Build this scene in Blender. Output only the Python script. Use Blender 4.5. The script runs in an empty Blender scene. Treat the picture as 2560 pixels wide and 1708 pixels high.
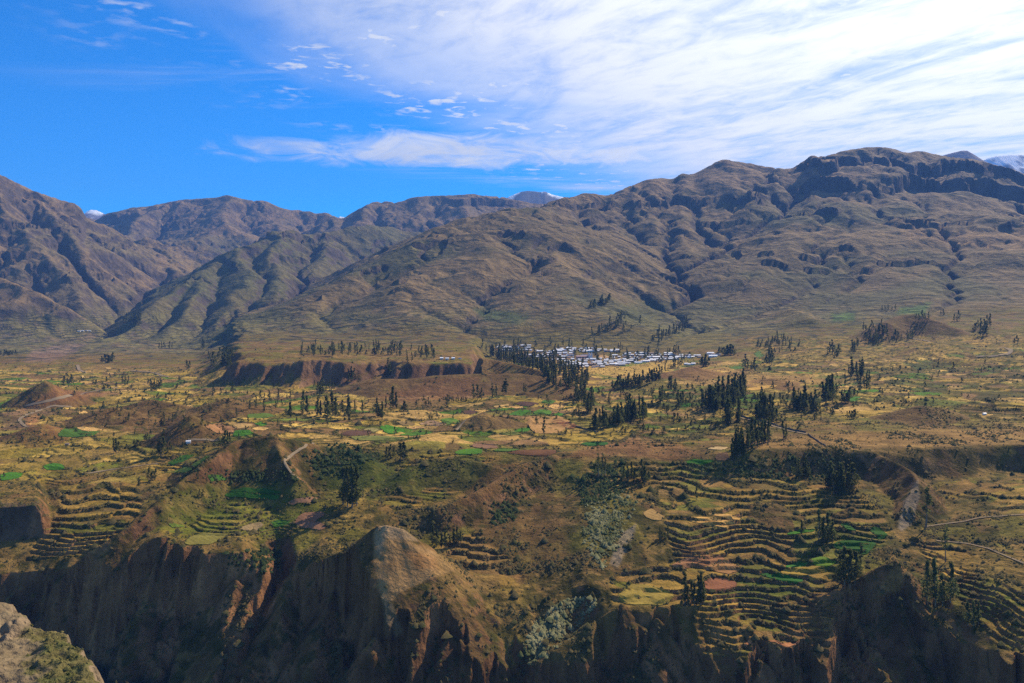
import bpy, math, random, heapq, time
import numpy as np
from mathutils import Vector

T0 = time.time()
SC = bpy.context.scene
COL = SC.collection

# ------------------------------------------------------------------ camera
F, CX, HY = 2133.0, 1280.0, 763.0          # focal length, centre column and horizon row in photograph pixels
cam = bpy.data.cameras.new('camera')
cam.sensor_width = 36.0
cam.lens = F / 2560.0 * 36.0
cam.shift_y = -(854.0 - HY) / 2560.0       # level camera, frame shifted down
cam.clip_start = 1.0
cam.clip_end = 90000.0
cam_o = bpy.data.objects.new('camera', cam)
cam_o.location = (0, 0, 0)
cam_o.rotation_euler = (math.radians(90), 0, 0)
COL.objects.link(cam_o)
SC.camera = cam_o

# ------------------------------------------------------------------ light
SUN_EL, SUN_AZ = math.radians(36.0), math.radians(43.0)      # azimuth to the right of the view direction
SUN_DIR = Vector((math.sin(SUN_AZ) * math.cos(SUN_EL), math.cos(SUN_AZ) * math.cos(SUN_EL), math.sin(SUN_EL)))
sun = bpy.data.lights.new('sun', 'SUN')
sun.energy = 5.0
sun.angle = math.radians(0.5)
sun.color = (1.0, 0.87, 0.66)
sun_o = bpy.data.objects.new('sun', sun)
sun_o.rotation_euler = (-SUN_DIR).to_track_quat('-Z', 'Y').to_euler()
COL.objects.link(sun_o)
vs = SC.view_settings
vs.view_transform = 'Standard'
vs.look = 'None'
vs.exposure = 0.72
vs.gamma = 1.0
vs.use_curve_mapping = False
SC.cycles.use_denoising = False
SC.cycles.max_bounces = 4
SC.cycles.volume_bounces = 0
SC.cycles.use_adaptive_sampling = True
SC.cycles.adaptive_threshold = 0.01


class Nodes:
    """Small helper for writing node trees."""
    def __init__(s, tree):
        s.t = tree
        s.n = tree.nodes
        s.l = tree.links
    def new(s, kind, **kw):
        n = s.n.new(kind)
        for k, v in kw.items():
            setattr(n, k, v)
        return n
    def put(s, sock, v):
        if hasattr(v, 'is_linked') or isinstance(v, bpy.types.NodeSocket):
            s.l.new(v, sock)
        else:
            sock.default_value = v
    def math(s, op, a, b=0.0, c=0.0, clamp=False):
        n = s.new('ShaderNodeMath', operation=op, use_clamp=clamp)
        s.put(n.inputs[0], a); s.put(n.inputs[1], b); s.put(n.inputs[2], c)
        return n.outputs[0]
    def vmath(s, op, a, b=(0, 0, 0)):
        n = s.new('ShaderNodeVectorMath', operation=op)
        s.put(n.inputs[0], a); s.put(n.inputs[1], b)
        return n.outputs['Value'] if op == 'DOT_PRODUCT' else n.outputs[0]
    def xyz(s, x, y, z):
        n = s.new('ShaderNodeCombineXYZ')
        for i, v in enumerate((x, y, z)):
            s.put(n.inputs[i], v)
        return n.outputs[0]
    def step(s, v, a, b, lo=0.0, hi=1.0):
        n = s.new('ShaderNodeMapRange', interpolation_type='SMOOTHSTEP')
        s.put(n.inputs[0], v)
        for i, q in enumerate((a, b, lo, hi)):
            n.inputs[i + 1].default_value = q
        return n.outputs[0]
    def noise(s, vec, scale, detail=4.0, rough=0.5, dist=0.0):
        n = s.new('ShaderNodeTexNoise')
        if vec is not None:
            s.l.new(vec, n.inputs['Vector'])
        n.inputs['Scale'].default_value = scale
        n.inputs['Detail'].default_value = detail
        n.inputs['Roughness'].default_value = rough
        n.inputs['Distortion'].default_value = dist
        return n.outputs['Fac']
    def mix(s, f, a, b, mode='MIX'):
        n = s.new('ShaderNodeMix', data_type='RGBA', blend_type=mode)
        s.put(n.inputs['Factor'], f)
        for k, v in ((6, a), (7, b)):
            if isinstance(v, tuple) and len(v) == 3:
                v = (*v, 1.0)
            s.put(n.inputs[k], v)
        return n.outputs[2]


# ------------------------------------------------------------------ sky with its clouds
world = bpy.data.worlds.new('World')
SC.world = world
world.use_nodes = True
world.node_tree.nodes.clear()
N = Nodes(world.node_tree)
sky = N.new('ShaderNodeTexSky', sky_type='NISHITA')
sky.sun_disc = False
sky.sun_elevation = SUN_EL
sky.sun_rotation = SUN_AZ
sky.altitude = 3600.0
sky.air_density = 1.0
sky.dust_density = 0.15
sky.ozone_density = 1.6
SKY_STRENGTH = 0.12
hsv = N.new('ShaderNodeHueSaturation')
hsv.inputs['Saturation'].default_value = 2.6
hsv.inputs['Value'].default_value = SKY_STRENGTH
N.l.new(sky.outputs[0], hsv.inputs['Color'])
sky_c = N.mix(1.0, hsv.outputs[0], (0.72, 0.90, 1.06), 'MULTIPLY')
tc = N.new('ShaderNodeTexCoord')
D = tc.outputs['Generated']
sep = N.new('ShaderNodeSeparateXYZ')
N.l.new(D, sep.inputs[0])
dz = N.math('MAXIMUM', sep.outputs[2], 0.03)
pxx = N.math('DIVIDE', sep.outputs[0], dz)
pyy = N.math('DIVIDE', sep.outputs[1], dz)
P = N.xyz(pxx, pyy, 0.0)
# signed distance to the edge of the cloud bank (plane at cloud height)
ex, ey = 0.66 + 0.76, 6.4 - 2.8
en = math.hypot(ex, ey)
edge = N.math('ADD', N.math('MULTIPLY', N.math('ADD', pxx, 0.76), ey / en), N.math('MULTIPLY', N.math('ADD', pyy, -2.8), -ex / en))
wob = N.noise(P, 0.55, 5.0, 0.55, 0.6)
edge_w = N.math('ADD', edge, N.math('MULTIPLY', N.math('SUBTRACT', wob, 0.5), 1.9))
wisp_vec = N.vmath('MULTIPLY', N.xyz(N.math('ADD', pxx, N.math('MULTIPLY', pyy, 0.35)), pyy, 0.0), (1.0, 0.42, 1.0))
wisp = N.noise(wisp_vec, 1.5, 8.0, 0.62, 0.9)
mott = N.math('ADD', N.math('MULTIPLY', wisp, 0.6), N.math('MULTIPLY', N.noise(N.vmath('MULTIPLY', wisp_vec, (1.0, 1.6, 1.0)), 6.0, 7.0, 0.66, 0.5), 0.4))
bank = N.step(N.math('ADD', pyy, N.math('MULTIPLY', N.math('SUBTRACT', wob, 0.5), 2.0)), 0.2, 1.6)
veil = N.math('MULTIPLY', N.math('MULTIPLY', N.step(edge_w, -0.7, 0.9), N.step(mott, 0.27, 0.57, 0.42, 1.0)), bank)
puff = N.noise(P, 9.0, 5.0, 0.55, 0.3)
puff_zone = N.math('MULTIPLY', N.step(edge_w, -1.25, -0.2), N.step(N.noise(P, 1.6, 3.0), 0.42, 0.58))
puffs = N.math('MULTIPLY', N.step(puff, 0.46, 0.66, 0.0, 0.9), puff_zone)
streak = N.noise(N.vmath('MULTIPLY', P, (0.30, 1.1, 1.0)), 1.0, 7.0, 0.6, 0.5)
streaks = N.math('MULTIPLY', N.math('MULTIPLY', N.step(streak, 0.52, 0.74), N.step(edge, -1.9, -0.5, 0.0, 0.7)), bank)
# the bright lens shaped cloud low over the far ridge
lx = N.math('DIVIDE', N.math('ADD', pxx, 0.12), 1.5)
ly = N.math('DIVIDE', N.math('ADD', pyy, -5.55), 0.66)
lens_d = N.math('ADD', N.math('MULTIPLY', lx, lx), N.math('MULTIPLY', ly, ly))
wisp2 = N.noise(N.vmath('MULTIPLY', P, (1.6, 1.0, 1.0)), 1.3, 8.0, 0.62, 1.2)
lens_c = N.math('MULTIPLY', N.step(N.math('ADD', lens_d, N.math('MULTIPLY', N.math('SUBTRACT', wisp2, 0.5), 4.2)), 1.5, -0.4), 0.95)
cover = N.math('MAXIMUM', N.math('MAXIMUM', veil, puffs), N.math('MAXIMUM', streaks, lens_c))
cover = N.math('MULTIPLY', cover, N.step(sep.outputs[2], -0.02, 0.06), clamp=True)
toward = N.math('MAXIMUM', N.vmath('DOT_PRODUCT', D, tuple(SUN_DIR)), 0.0)
glow = N.math('POWER', toward, 5.0)
cl_b = N.math('ADD', N.math('MULTIPLY', glow, 0.66), N.math('ADD', 0.36, N.math('MULTIPLY', mott, 0.34)))
cloud = N.new('ShaderNodeVectorMath', operation='SCALE')
cloud.inputs[0].default_value = (0.965, 0.975, 1.0)
N.l.new(cl_b, cloud.inputs['Scale'])
skyc = N.mix(cover, sky_c, cloud.outputs[0])
bg = N.new('ShaderNodeBackground')
N.l.new(skyc, bg.inputs['Color'])
bg.inputs['Strength'].default_value = 1.0
out = N.new('ShaderNodeOutputWorld')
N.l.new(bg.outputs[0], out.inputs['Surface'])
world.cycles.sampling_method = 'MANUAL'
world.cycles.sample_map_resolution = 512

# ------------------------------------------------------------------ noise
_R = np.random.RandomState(7).rand(16, 256, 256).astype(np.float32)


def vnoise(x, y, seed=0):
    r = _R[seed % 16]
    ix = np.floor(x).astype(np.int64); iy = np.floor(y).astype(np.int64)
    fx = (x - ix).astype(np.float32); fy = (y - iy).astype(np.float32)
    fx = fx * fx * fx * (fx * (fx * 6 - 15) + 10); fy = fy * fy * fy * (fy * (fy * 6 - 15) + 10)
    a, b = (ix + seed * 37) & 255, (iy + seed * 91) & 255
    a1, b1 = (a + 1) & 255, (b + 1) & 255
    v0 = r[a, b] * (1 - fx) + r[a1, b] * fx
    v1 = r[a, b1] * (1 - fx) + r[a1, b1] * fx
    return v0 * (1 - fy) + v1 * fy


def fbm(x, y, seed=0, octv=4, gain=0.5):
    """Fractal noise in about -1..1."""
    s, a, t = 0.0, 1.0, 0.0
    c, d = 0.8, 0.6
    for o in range(octv):
        s = s + a * (vnoise(x, y, seed + o) * 2 - 1)
        t += a
        a *= gain
        x, y = 2.03 * (c * x - d * y) + 17.3, 2.03 * (d * x + c * y) + 5.1
    return s / t * 1.5


def ridged(x, y, seed=0, octv=4, gain=0.5):
    s, a, t = 0.0, 1.0, 0.0
    for o in range(octv):
        s = s + a * (1 - np.abs(vnoise(x, y, seed + o) * 2 - 1))
        t += a
        a *= gain
        x, y = 2.03 * (0.8 * x - 0.6 * y) + 11.3, 2.03 * (0.6 * x + 0.8 * y) + 3.1
    return s / t


def sst(v, a, b):
    t = np.clip((v - a) / (b - a), 0, 1)
    return t * t * (3 - 2 * t)


def poly_mask(px, py, poly, soft=0.0):
    """Inside test of points against a polygon; soft gives a signed distance ramp in the same units."""
    inside = np.zeros(px.shape, bool)
    n = len(poly)
    dist = np.full(px.shape, 1e9, np.float32)
    for i in range(n):
        x0, y0 = poly[i]; x1, y1 = poly[(i + 1) % n]
        c = (y0 > py) != (y1 > py)
        if y1 != y0:
            inside ^= c & (px < (x1 - x0) * (py - y0) / (y1 - y0) + x0)
        if soft:
            dx, dy = x1 - x0, y1 - y0
            t = np.clip(((px - x0) * dx + (py - y0) * dy) / (dx * dx + dy * dy + 1e-9), 0, 1)
            dist = np.minimum(dist, np.hypot(px - x0 - t * dx, py - y0 - t * dy))
    if not soft:
        return inside.astype(np.float32)
    sd = np.where(inside, dist, -dist)
    return sst(sd, -soft, soft).astype(np.float32)


# ------------------------------------------------------------------ base relief: profiles down the columns of the view, (distance, height)
def Z(py, y):
    return (HY - py) / F * y


NEAR = [(60, -48), (100, -64), (200, -112), (300, -162), (400, -217), (470, -250)]
FL = [(1000, -152), (1200, -150), (1500, -150), (1800, -149), (2200, -147), (2700, -146), (3200, -135), (4500, -65), (6000, 30), (10000, 200)]
FM = [(1000, -142.5), (1200, -142), (1500, -145), (1555, -146), (1590, -126), (1607, -103), (1900, -101), (2300, -104), (2500, -95), (3000, -50), (4000, 0), (6000, 100), (10000, 300)]
FC = [(1000, -142.5), (1200, -142), (1500, -143), (1800, -142), (2200, -139), (2500, -118), (3000, -70), (4000, 0), (6000, 150), (10000, 300)]
PROF = [
    (-1200, NEAR + [(540, -258), (600, -240), (632, -205), (645, -190), (692, -175), (700, -152), (900, -140), (1200, -130), (1800, -120), (2600, -90), (3200, -20), (4500, 200), (6000, 400), (10000, 500)]),
    (-60, NEAR + [(540, -260), (600, -260), (618, -256), (632, -225), (645, -203), (670, -196), (692, -189), (700, -163), (760, -160), (900, -157)] + FL),
    (90, NEAR + [(540, -260), (600, -260), (618, -256), (632, -225), (645, -203), (670, -195), (690, -187), (699, -163), (760, -161), (900, -157)] + FL),
    (125, NEAR + [(540, -260), (600, -260), (615, -255), (630, -222), (640, -203), (665, -192), (700, -182), (760, -170), (800, -163), (900, -157)] + FL),
    (163, NEAR + [(540, -260), (600, -260), (614, -256), (630, -222), (640, -197.5), (680, -184), (740, -172), (800, -162), (900, -156)] + FL),
    (261, NEAR + [(540, -260), (598, -260), (612, -256), (628, -225), (640, -198.6), (660, -186), (700, -178), (760, -168), (800, -163), (880, -156)] + FL),
    (330, NEAR + [(540, -260), (590, -258), (610, -248), (626, -222), (640, -188), (680, -178), (740, -168), (800, -162), (880, -155)] + FL),
    (403, NEAR + [(540, -260), (580, -255), (605, -242), (624, -220), (640, -180), (680, -174), (740, -166), (800, -161), (880, -153)] + FL),
    (490, NEAR + [(540, -259), (575, -252), (600, -240), (622, -222), (640, -185), (680, -179), (720, -171), (780, -163), (850, -156), (920, -149)] + FL),
    (560, NEAR + [(540, -259), (570, -252), (598, -238), (622, -218), (638, -186), (680, -179), (720, -172), (780, -164), (850, -156), (920, -147), (1000, -145), (1400, -146), (1550, -146), (1700, -124), (2200, -124), (2600, -128), (3200, -105), (4500, -40), (6000, 50), (10000, 200)]),
    (600, NEAR + [(540, -258), (570, -248), (595, -234), (620, -214), (636, -186), (680, -178.5), (720, -172), (770, -165), (820, -159), (900, -149)] + FM),
    (655, NEAR + [(540, -257), (570, -246), (600, -232), (625, -212), (640, -196), (690, -182), (730, -174), (780, -165), (850, -154), (920, -146)] + FM),
    (690, NEAR + [(540, -257), (570, -246), (610, -232), (650, -212), (690, -186), (730, -174), (780, -165), (850, -154), (920, -146)] + FM),
    (735, NEAR + [(540, -256), (570, -244), (600, -230), (628, -208), (650, -193), (690, -182), (730, -173), (780, -165), (850, -154), (920, -146)] + FM),
    (800, NEAR + [(540, -255), (570, -242), (600, -226), (624, -196), (660, -187), (700, -179), (750, -169), (800, -162), (870, -151), (940, -145)] + FM),
    (900, NEAR + [(520, -256), (560, -243), (600, -226), (630, -200), (660, -190), (700, -180), (750, -168), (800, -160), (850, -153), (900, -147), (950, -144)] + FM),
    (1000, NEAR + [(515, -258), (545, -245), (570, -230), (600, -212), (640, -197), (680, -187), (720, -178), (770, -166), (820, -156), (860, -148), (900, -145)] + FM),
    (1100, NEAR + [(510, -258), (540, -247), (560, -230), (575, -212), (600, -206), (640, -196), (680, -186), (720, -178), (770, -166), (820, -156), (860, -147), (900, -144.5)] + FM),
    (1182, NEAR + [(510, -258), (535, -246), (556, -228), (578, -211), (610, -204), (650, -195), (700, -183), (740, -176), (790, -166), (830, -156), (870, -147), (900, -144.5)] + FM),
    (1212, NEAR + [(510, -258), (535, -246), (556, -228), (578, -211), (610, -204), (650, -195), (700, -183), (740, -176), (790, -166), (830, -156), (870, -147), (900, -144.5), (1000, -142.5), (1200, -142), (1500, -144), (1600, -142), (1700, -130), (1900, -132), (2200, -134), (2500, -113), (3000, -70), (4000, 0), (6000, 150), (10000, 300)]),
    (1250, NEAR + [(510, -258), (530, -250), (550, -234), (575, -217), (600, -207), (640, -198), (700, -183), (740, -176), (790, -166), (830, -156), (870, -147), (900, -144)] + FC),
    (1330, NEAR + [(510, -258), (530, -250), (545, -240), (565, -226), (600, -210), (640, -198), (680, -189), (730, -179), (790, -168), (840, -150), (880, -144)] + FC),
    (1400, NEAR + [(510, -256), (530, -246), (560, -228), (590, -209), (640, -196), (690, -183), (730, -176), (790, -165), (835, -149), (880, -143.5)] + FC),
    (1470, NEAR + [(510, -255), (545, -239), (585, -216), (605, -199), (650, -190), (690, -181), (740, -170), (790, -160), (830, -147), (880, -143)] + FC),
    (1560, NEAR + [(510, -253), (530, -246), (550, -236), (570, -224), (580, -205), (600, -201), (630, -197), (650, -188), (690, -178), (740, -168), (790, -157), (830, -148), (870, -143), (1000, -142), (1300, -141), (1800, -141), (2200, -138), (2500, -112), (2900, -70), (3400, -10), (4200, 110), (5000, 230), (10000, 600)]),
    (1700, NEAR + [(510, -252), (530, -243), (548, -236), (568, -224), (585, -205), (620, -197), (660, -187), (710, -176), (760, -165), (795, -160), (835, -147), (870, -142.5), (1000, -142), (1270, -139), (1800, -136), (2150, -132), (2500, -100), (2900, -60), (3400, 5), (4000, 100), (4600, 240), (5200, 400), (10000, 700)]),
    (1800, NEAR + [(510, -250), (530, -243), (550, -231), (560, -223), (600, -207), (650, -194), (705, -177.5), (765, -163.5), (795, -160), (824, -142), (850, -141), (1000, -141), (1270, -138), (1500, -135), (1800, -130), (2100, -124), (2500, -95), (2900, -55), (3300, 5), (3800, 100), (4400, 240), (5000, 430), (5500, 560), (10000, 700)]),
    (1940, NEAR + [(510, -250), (530, -243), (550, -231), (560, -223), (600, -207), (650, -194), (705, -177.5), (765, -164), (800, -161), (827, -140), (860, -140), (1000, -140), (1280, -136), (1550, -130), (1900, -118), (2250, -100), (2600, -70), (3000, -10), (3500, 75), (4100, 215), (4700, 400), (5200, 560), (5600, 680), (10000, 800)]),
    (2080, NEAR + [(510, -250), (530, -243), (555, -229), (590, -211), (640, -196), (705, -177.5), (770, -165), (806, -162), (826, -140), (860, -140), (1000, -139), (1300, -134), (1600, -124), (2000, -104), (2400, -75), (2800, -25), (3300, 65), (3900, 205), (4500, 390), (5100, 600), (5500, 700), (10000, 850)]),
    (2160, NEAR + [(510, -250), (535, -240), (560, -226), (585, -208), (610, -197), (650, -189), (690, -179), (740, -168), (806, -164), (827, -141), (900, -140), (1000, -138), (1300, -132), (1600, -120), (2000, -98), (2400, -66), (2800, -12), (3300, 80), (3900, 220), (4500, 405), (5100, 610), (5500, 710), (10000, 850)]),
    (2320, NEAR + [(500, -242), (530, -228), (560, -212), (600, -197), (650, -188), (700, -181), (760, -171), (816, -165), (838, -141), (900, -140), (1000, -137), (1300, -128), (1600, -113), (2000, -86), (2400, -48), (2800, 12), (3300, 105), (3900, 250), (4500, 435), (5100, 630), (5500, 720), (10000, 870)]),
    (2560, NEAR + [(480, -216), (520, -204), (560, -193), (620, -180), (690, -171), (760, -165), (824, -163), (846, -139.5), (900, -139), (1000, -136), (1300, -122), (1600, -105), (2000, -75), (2400, -30), (2800, 35), (3300, 135), (3900, 280), (4500, 470), (5000, 620), (5400, 720), (10000, 880)]),
    (3800, NEAR[:-2] + [(400, -195), (480, -200), (520, -190), (560, -180), (620, -168), (690, -155), (760, -145), (820, -135), (850, -128), (900, -126), (1300, -90), (2000, -20), (2800, 130), (3900, 400), (5000, 740), (10000, 950)]),
]
LY = np.log(np.concatenate([np.linspace(60, 480, 60), np.linspace(482, 720, 239), np.linspace(723, 1100, 120), np.linspace(1110, 2600, 140), np.linspace(2630, 10000, 150)]))
PX_C = np.array([p[0] for p in PROF], float)
TAB = np.array([np.interp(LY, np.log([q[0] for q in p[1]]), [q[1] for q in p[1]]) for p in PROF]).astype(np.float32)
YI = np.arange(len(LY)); 


def base_height(px, y):
    ly = np.log(np.clip(y, 60, 9990))
    jy = np.interp(ly, LY, YI)
    j0 = np.clip(jy.astype(int), 0, len(LY) - 2); fj = (jy - j0).astype(np.float32)
    ic = np.interp(px, PX_C, np.arange(len(PX_C)))
    i0 = np.clip(ic.astype(int), 0, len(PX_C) - 2); fi = (ic - i0).astype(np.float32)
    fi = fi * fi * (3 - 2 * fi) * 0.5 + fi * 0.5
    return (TAB[i0, j0] * (1 - fj) + TAB[i0, j0 + 1] * fj) * (1 - fi) + (TAB[i0 + 1, j0] * (1 - fj) + TAB[i0 + 1, j0 + 1] * fj) * fi


# ------------------------------------------------------------------ ridges: crest lines (column, row, distance) with their slopes
def ridge(owner, pts, s_front, s_back=None, rnd=0.0, k=2.0, reach=None, steep=None):
    return dict(owner=owner, pts=pts, sf=s_front, sb=s_back or s_front, rnd=rnd, k=k, reach=reach, steep=steep)


def at(pts, y):
    return [(a, b, y) for a, b in pts]


MOUNTAINS = [
    # the long brown hill behind the village and the high ridge it climbs to
    ridge('D', [(690, 838, 2560), (768, 806, 2750), (816, 757, 3000), (857, 733, 3150), (901, 685, 3350), (960, 663, 3500), (1015, 634, 3650), (1062, 620, 3750), (1099, 588, 3900), (1143, 570, 4000), (1190, 545, 4150), (1253, 528, 4250), (1293, 516, 4300), (1340, 519, 4350)], 0.42, 0.6, 60, 20),
    ridge('D', [(1340, 519, 4350), (1362, 508, 4700), (1414, 493, 5000), (1454, 483, 5200), (1512, 490, 5300), (1564, 470, 5450), (1618, 449, 5600), (1655, 445, 5700), (1700, 436, 5700), (1735, 436, 5700), (1762, 421, 5750), (1810, 398, 5800), (1876, 409, 5850), (1974, 423, 5800)], 0.46, 0.6, 30, 20),
    ridge('D', [(1190, 545, 4150), (1130, 625, 3600), (1060, 705, 3100), (1010, 780, 2750), (985, 840, 2550)], 0.42, None, 60, 25),
    ridge('D', [(1240, 530, 4250), (1210, 610, 3650), (1130, 740, 2950), (1090, 820, 2620)], 0.40, None, 60, 25),
    ridge('D', [(1340, 519, 4350), (1392, 590, 3900), (1378, 655, 3450), (1300, 705, 3080), (1260, 760, 2850), (1270, 820, 2620)], 0.42, None, 30, 25),
    ridge('D', [(1378, 655, 3450), (1440, 695, 3150), (1505, 742, 2900)], 0.42, None, 30, 25),
    ridge('D', [(1378, 655, 3450), (1380, 735, 2900), (1390, 790, 2680)], 0.36, None, 40, 25),
    ridge('D', [(1454, 483, 5200), (1480, 545, 4650), (1545, 600, 4200), (1585, 660, 3750), (1580, 720, 3380)], 0.48, None, 30, 25),
    ridge('D', [(1414, 493, 5000), (1440, 560, 4450), (1470, 640, 3850), (1500, 700, 3450)], 0.46, None, 30, 25),
    ridge('D', [(1655, 445, 5700), (1700, 510, 5050), (1680, 570, 4500), (1720, 640, 3950)], 0.42, None, 30, 25),
    ridge('D', [(1564, 470, 5450), (1600, 540, 4800), (1640, 620, 4200)], 0.45, None, 30, 25),
    # massif with the dark cliffs
    ridge('G', [(1900, 500, 5250), (1960, 450, 5350), (2004, 407, 5450), (2028, 388, 5500), (2055, 393, 5500), (2110, 377, 5650), (2168, 368, 5750), (2212, 368, 5750), (2249, 376, 5700), (2300, 377, 5700), (2351, 388, 5650), (2432, 398, 5500), (2487, 412, 5400), (2560, 436, 5300), (2800, 470, 5200), (3300, 520, 5000)], 0.62, 0.3, 60, 20),
    ridge('G', [(2168, 455, 5150), (2100, 500, 4800), (2000, 560, 4300), (1930, 620, 3900)], 0.32, None, 60, 30),
    ridge('G', [(2390, 470, 5050), (2260, 505, 4800), (2150, 560, 4350), (2060, 620, 3950)], 0.30, None, 70, 30),
    ridge('G', [(2390, 470, 5050), (2420, 530, 4500), (2500, 590, 4100)], 0.30, None, 70, 30),
    # left wall of the gorge
    ridge('A', [(-1100, 240, 5000), (-500, 320, 5200), (0, 436, 5400), (37, 455, 5450), (88, 479, 5500), (157, 502, 5600), (190, 509, 5600), (201, 521, 5600), (229, 550, 5600), (256, 572, 5500), (289, 620, 5300), (300, 652, 5100)], 0.62, 0.7, 20, 15),
    ridge('A', [(110, 485, 5500), (150, 560, 5000), (210, 640, 4600), (250, 710, 4350), (238, 770, 4150)], 0.62, None, 15, 15),
    ridge('A', [(0, 436, 5400), (40, 540, 4800), (95, 620, 4450), (150, 700, 4150), (205, 775, 3900)], 0.6, None, 15, 15),
    ridge('A', [(-500, 560, 4300), (-200, 640, 3900), (0, 702, 3650), (70, 730, 3550), (128, 765, 3450), (172, 822, 3350)], 0.5, 0.75, 20, 15),
    # far dome
    ridge('B', at([(150, 600), (234, 556), (263, 536), (307, 526), (366, 517), (421, 506), (512, 496), (550, 493), (565, 487), (600, 496), (666, 502), (684, 513), (717, 524), (768, 528), (790, 534), (816, 532), (860, 548), (920, 585)], 8600), 0.5, 0.5, 40, 20),
    ridge('B', [(421, 506, 8600), (330, 560, 7600), (300, 620, 6900)], 0.6, None, 20, 20),
    ridge('B', [(565, 487, 8600), (560, 560, 7500), (500, 600, 6900), (430, 620, 6500), (366, 599, 6200)], 0.5, None, 30, 20),
    ridge('B', [(684, 513, 8600), (700, 570, 7600), (640, 640, 6600)], 0.5, None, 30, 20),
    ridge('B', [(400, 603, 6300), (366, 599, 6200), (340, 630, 5850), (322, 656, 5600), (256, 711, 5000), (224, 764, 4650)], 0.7, 0.7, 10, 12),
    ridge('B', [(366, 599, 6200), (420, 655, 5600), (452, 700, 5150), (430, 745, 4700)], 0.55, None, 20, 15),
    ridge('B', [(322, 656, 5600), (350, 715, 5000), (330, 765, 4550)], 0.6, None, 20, 15),
    # dark green ridge before it, cloud shadow included in its colour
    ridge('C', [(285, 845, 3150), (311, 832, 3260), (366, 772, 3600), (403, 751, 3800), (461, 715, 4100), (512, 678, 4400), (549, 652, 4600), (593, 623, 4800), (670, 585, 5200), (743, 583, 5400), (805, 579, 5600), (860, 570, 5800), (923, 569, 6000), (996, 559, 6300), (1055, 568, 6400), (1150, 600, 6500)], 0.55, 0.7, 20, 15),
    ridge('C', [(593, 623, 4800), (620, 690, 4250), (610, 760, 3750), (560, 820, 3350)], 0.55, None, 20, 15),
    ridge('C', [(670, 585, 5200), (700, 665, 4500), (690, 740, 3950), (650, 800, 3500)], 0.55, None, 20, 15),
    ridge('C', [(512, 678, 4400), (500, 745, 3850), (470, 800, 3450), (430, 835, 3250)], 0.55, None, 15, 15),
    ridge('C', [(805, 579, 5600), (800, 650, 4900), (760, 720, 4300)], 0.55, None, 20, 15),
    # far flat topped mountain
    ridge('E', at([(790, 585), (830, 560), (857, 546), (887, 528), (912, 515), (934, 504), (948, 509), (960, 503), (985, 507), (1004, 504), (1033, 493), (1077, 490), (1143, 488), (1176, 485), (1216, 490), (1253, 493), (1282, 499), (1326, 506), (1420, 535)], 8000), 0.5, 0.5, 20, 15),
    ridge('E', [(934, 504, 8000), (900, 560, 7200), (860, 590, 6800)], 0.55, None, 20, 15),
    ridge('E', [(1077, 490, 8000), (1040, 540, 7300), (1000, 575, 6900)], 0.5, None, 20, 15),
    ridge('E', [(1176, 485, 8000), (1160, 545, 7200), (1110, 590, 6700)], 0.5, None, 20, 15),
]
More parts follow.
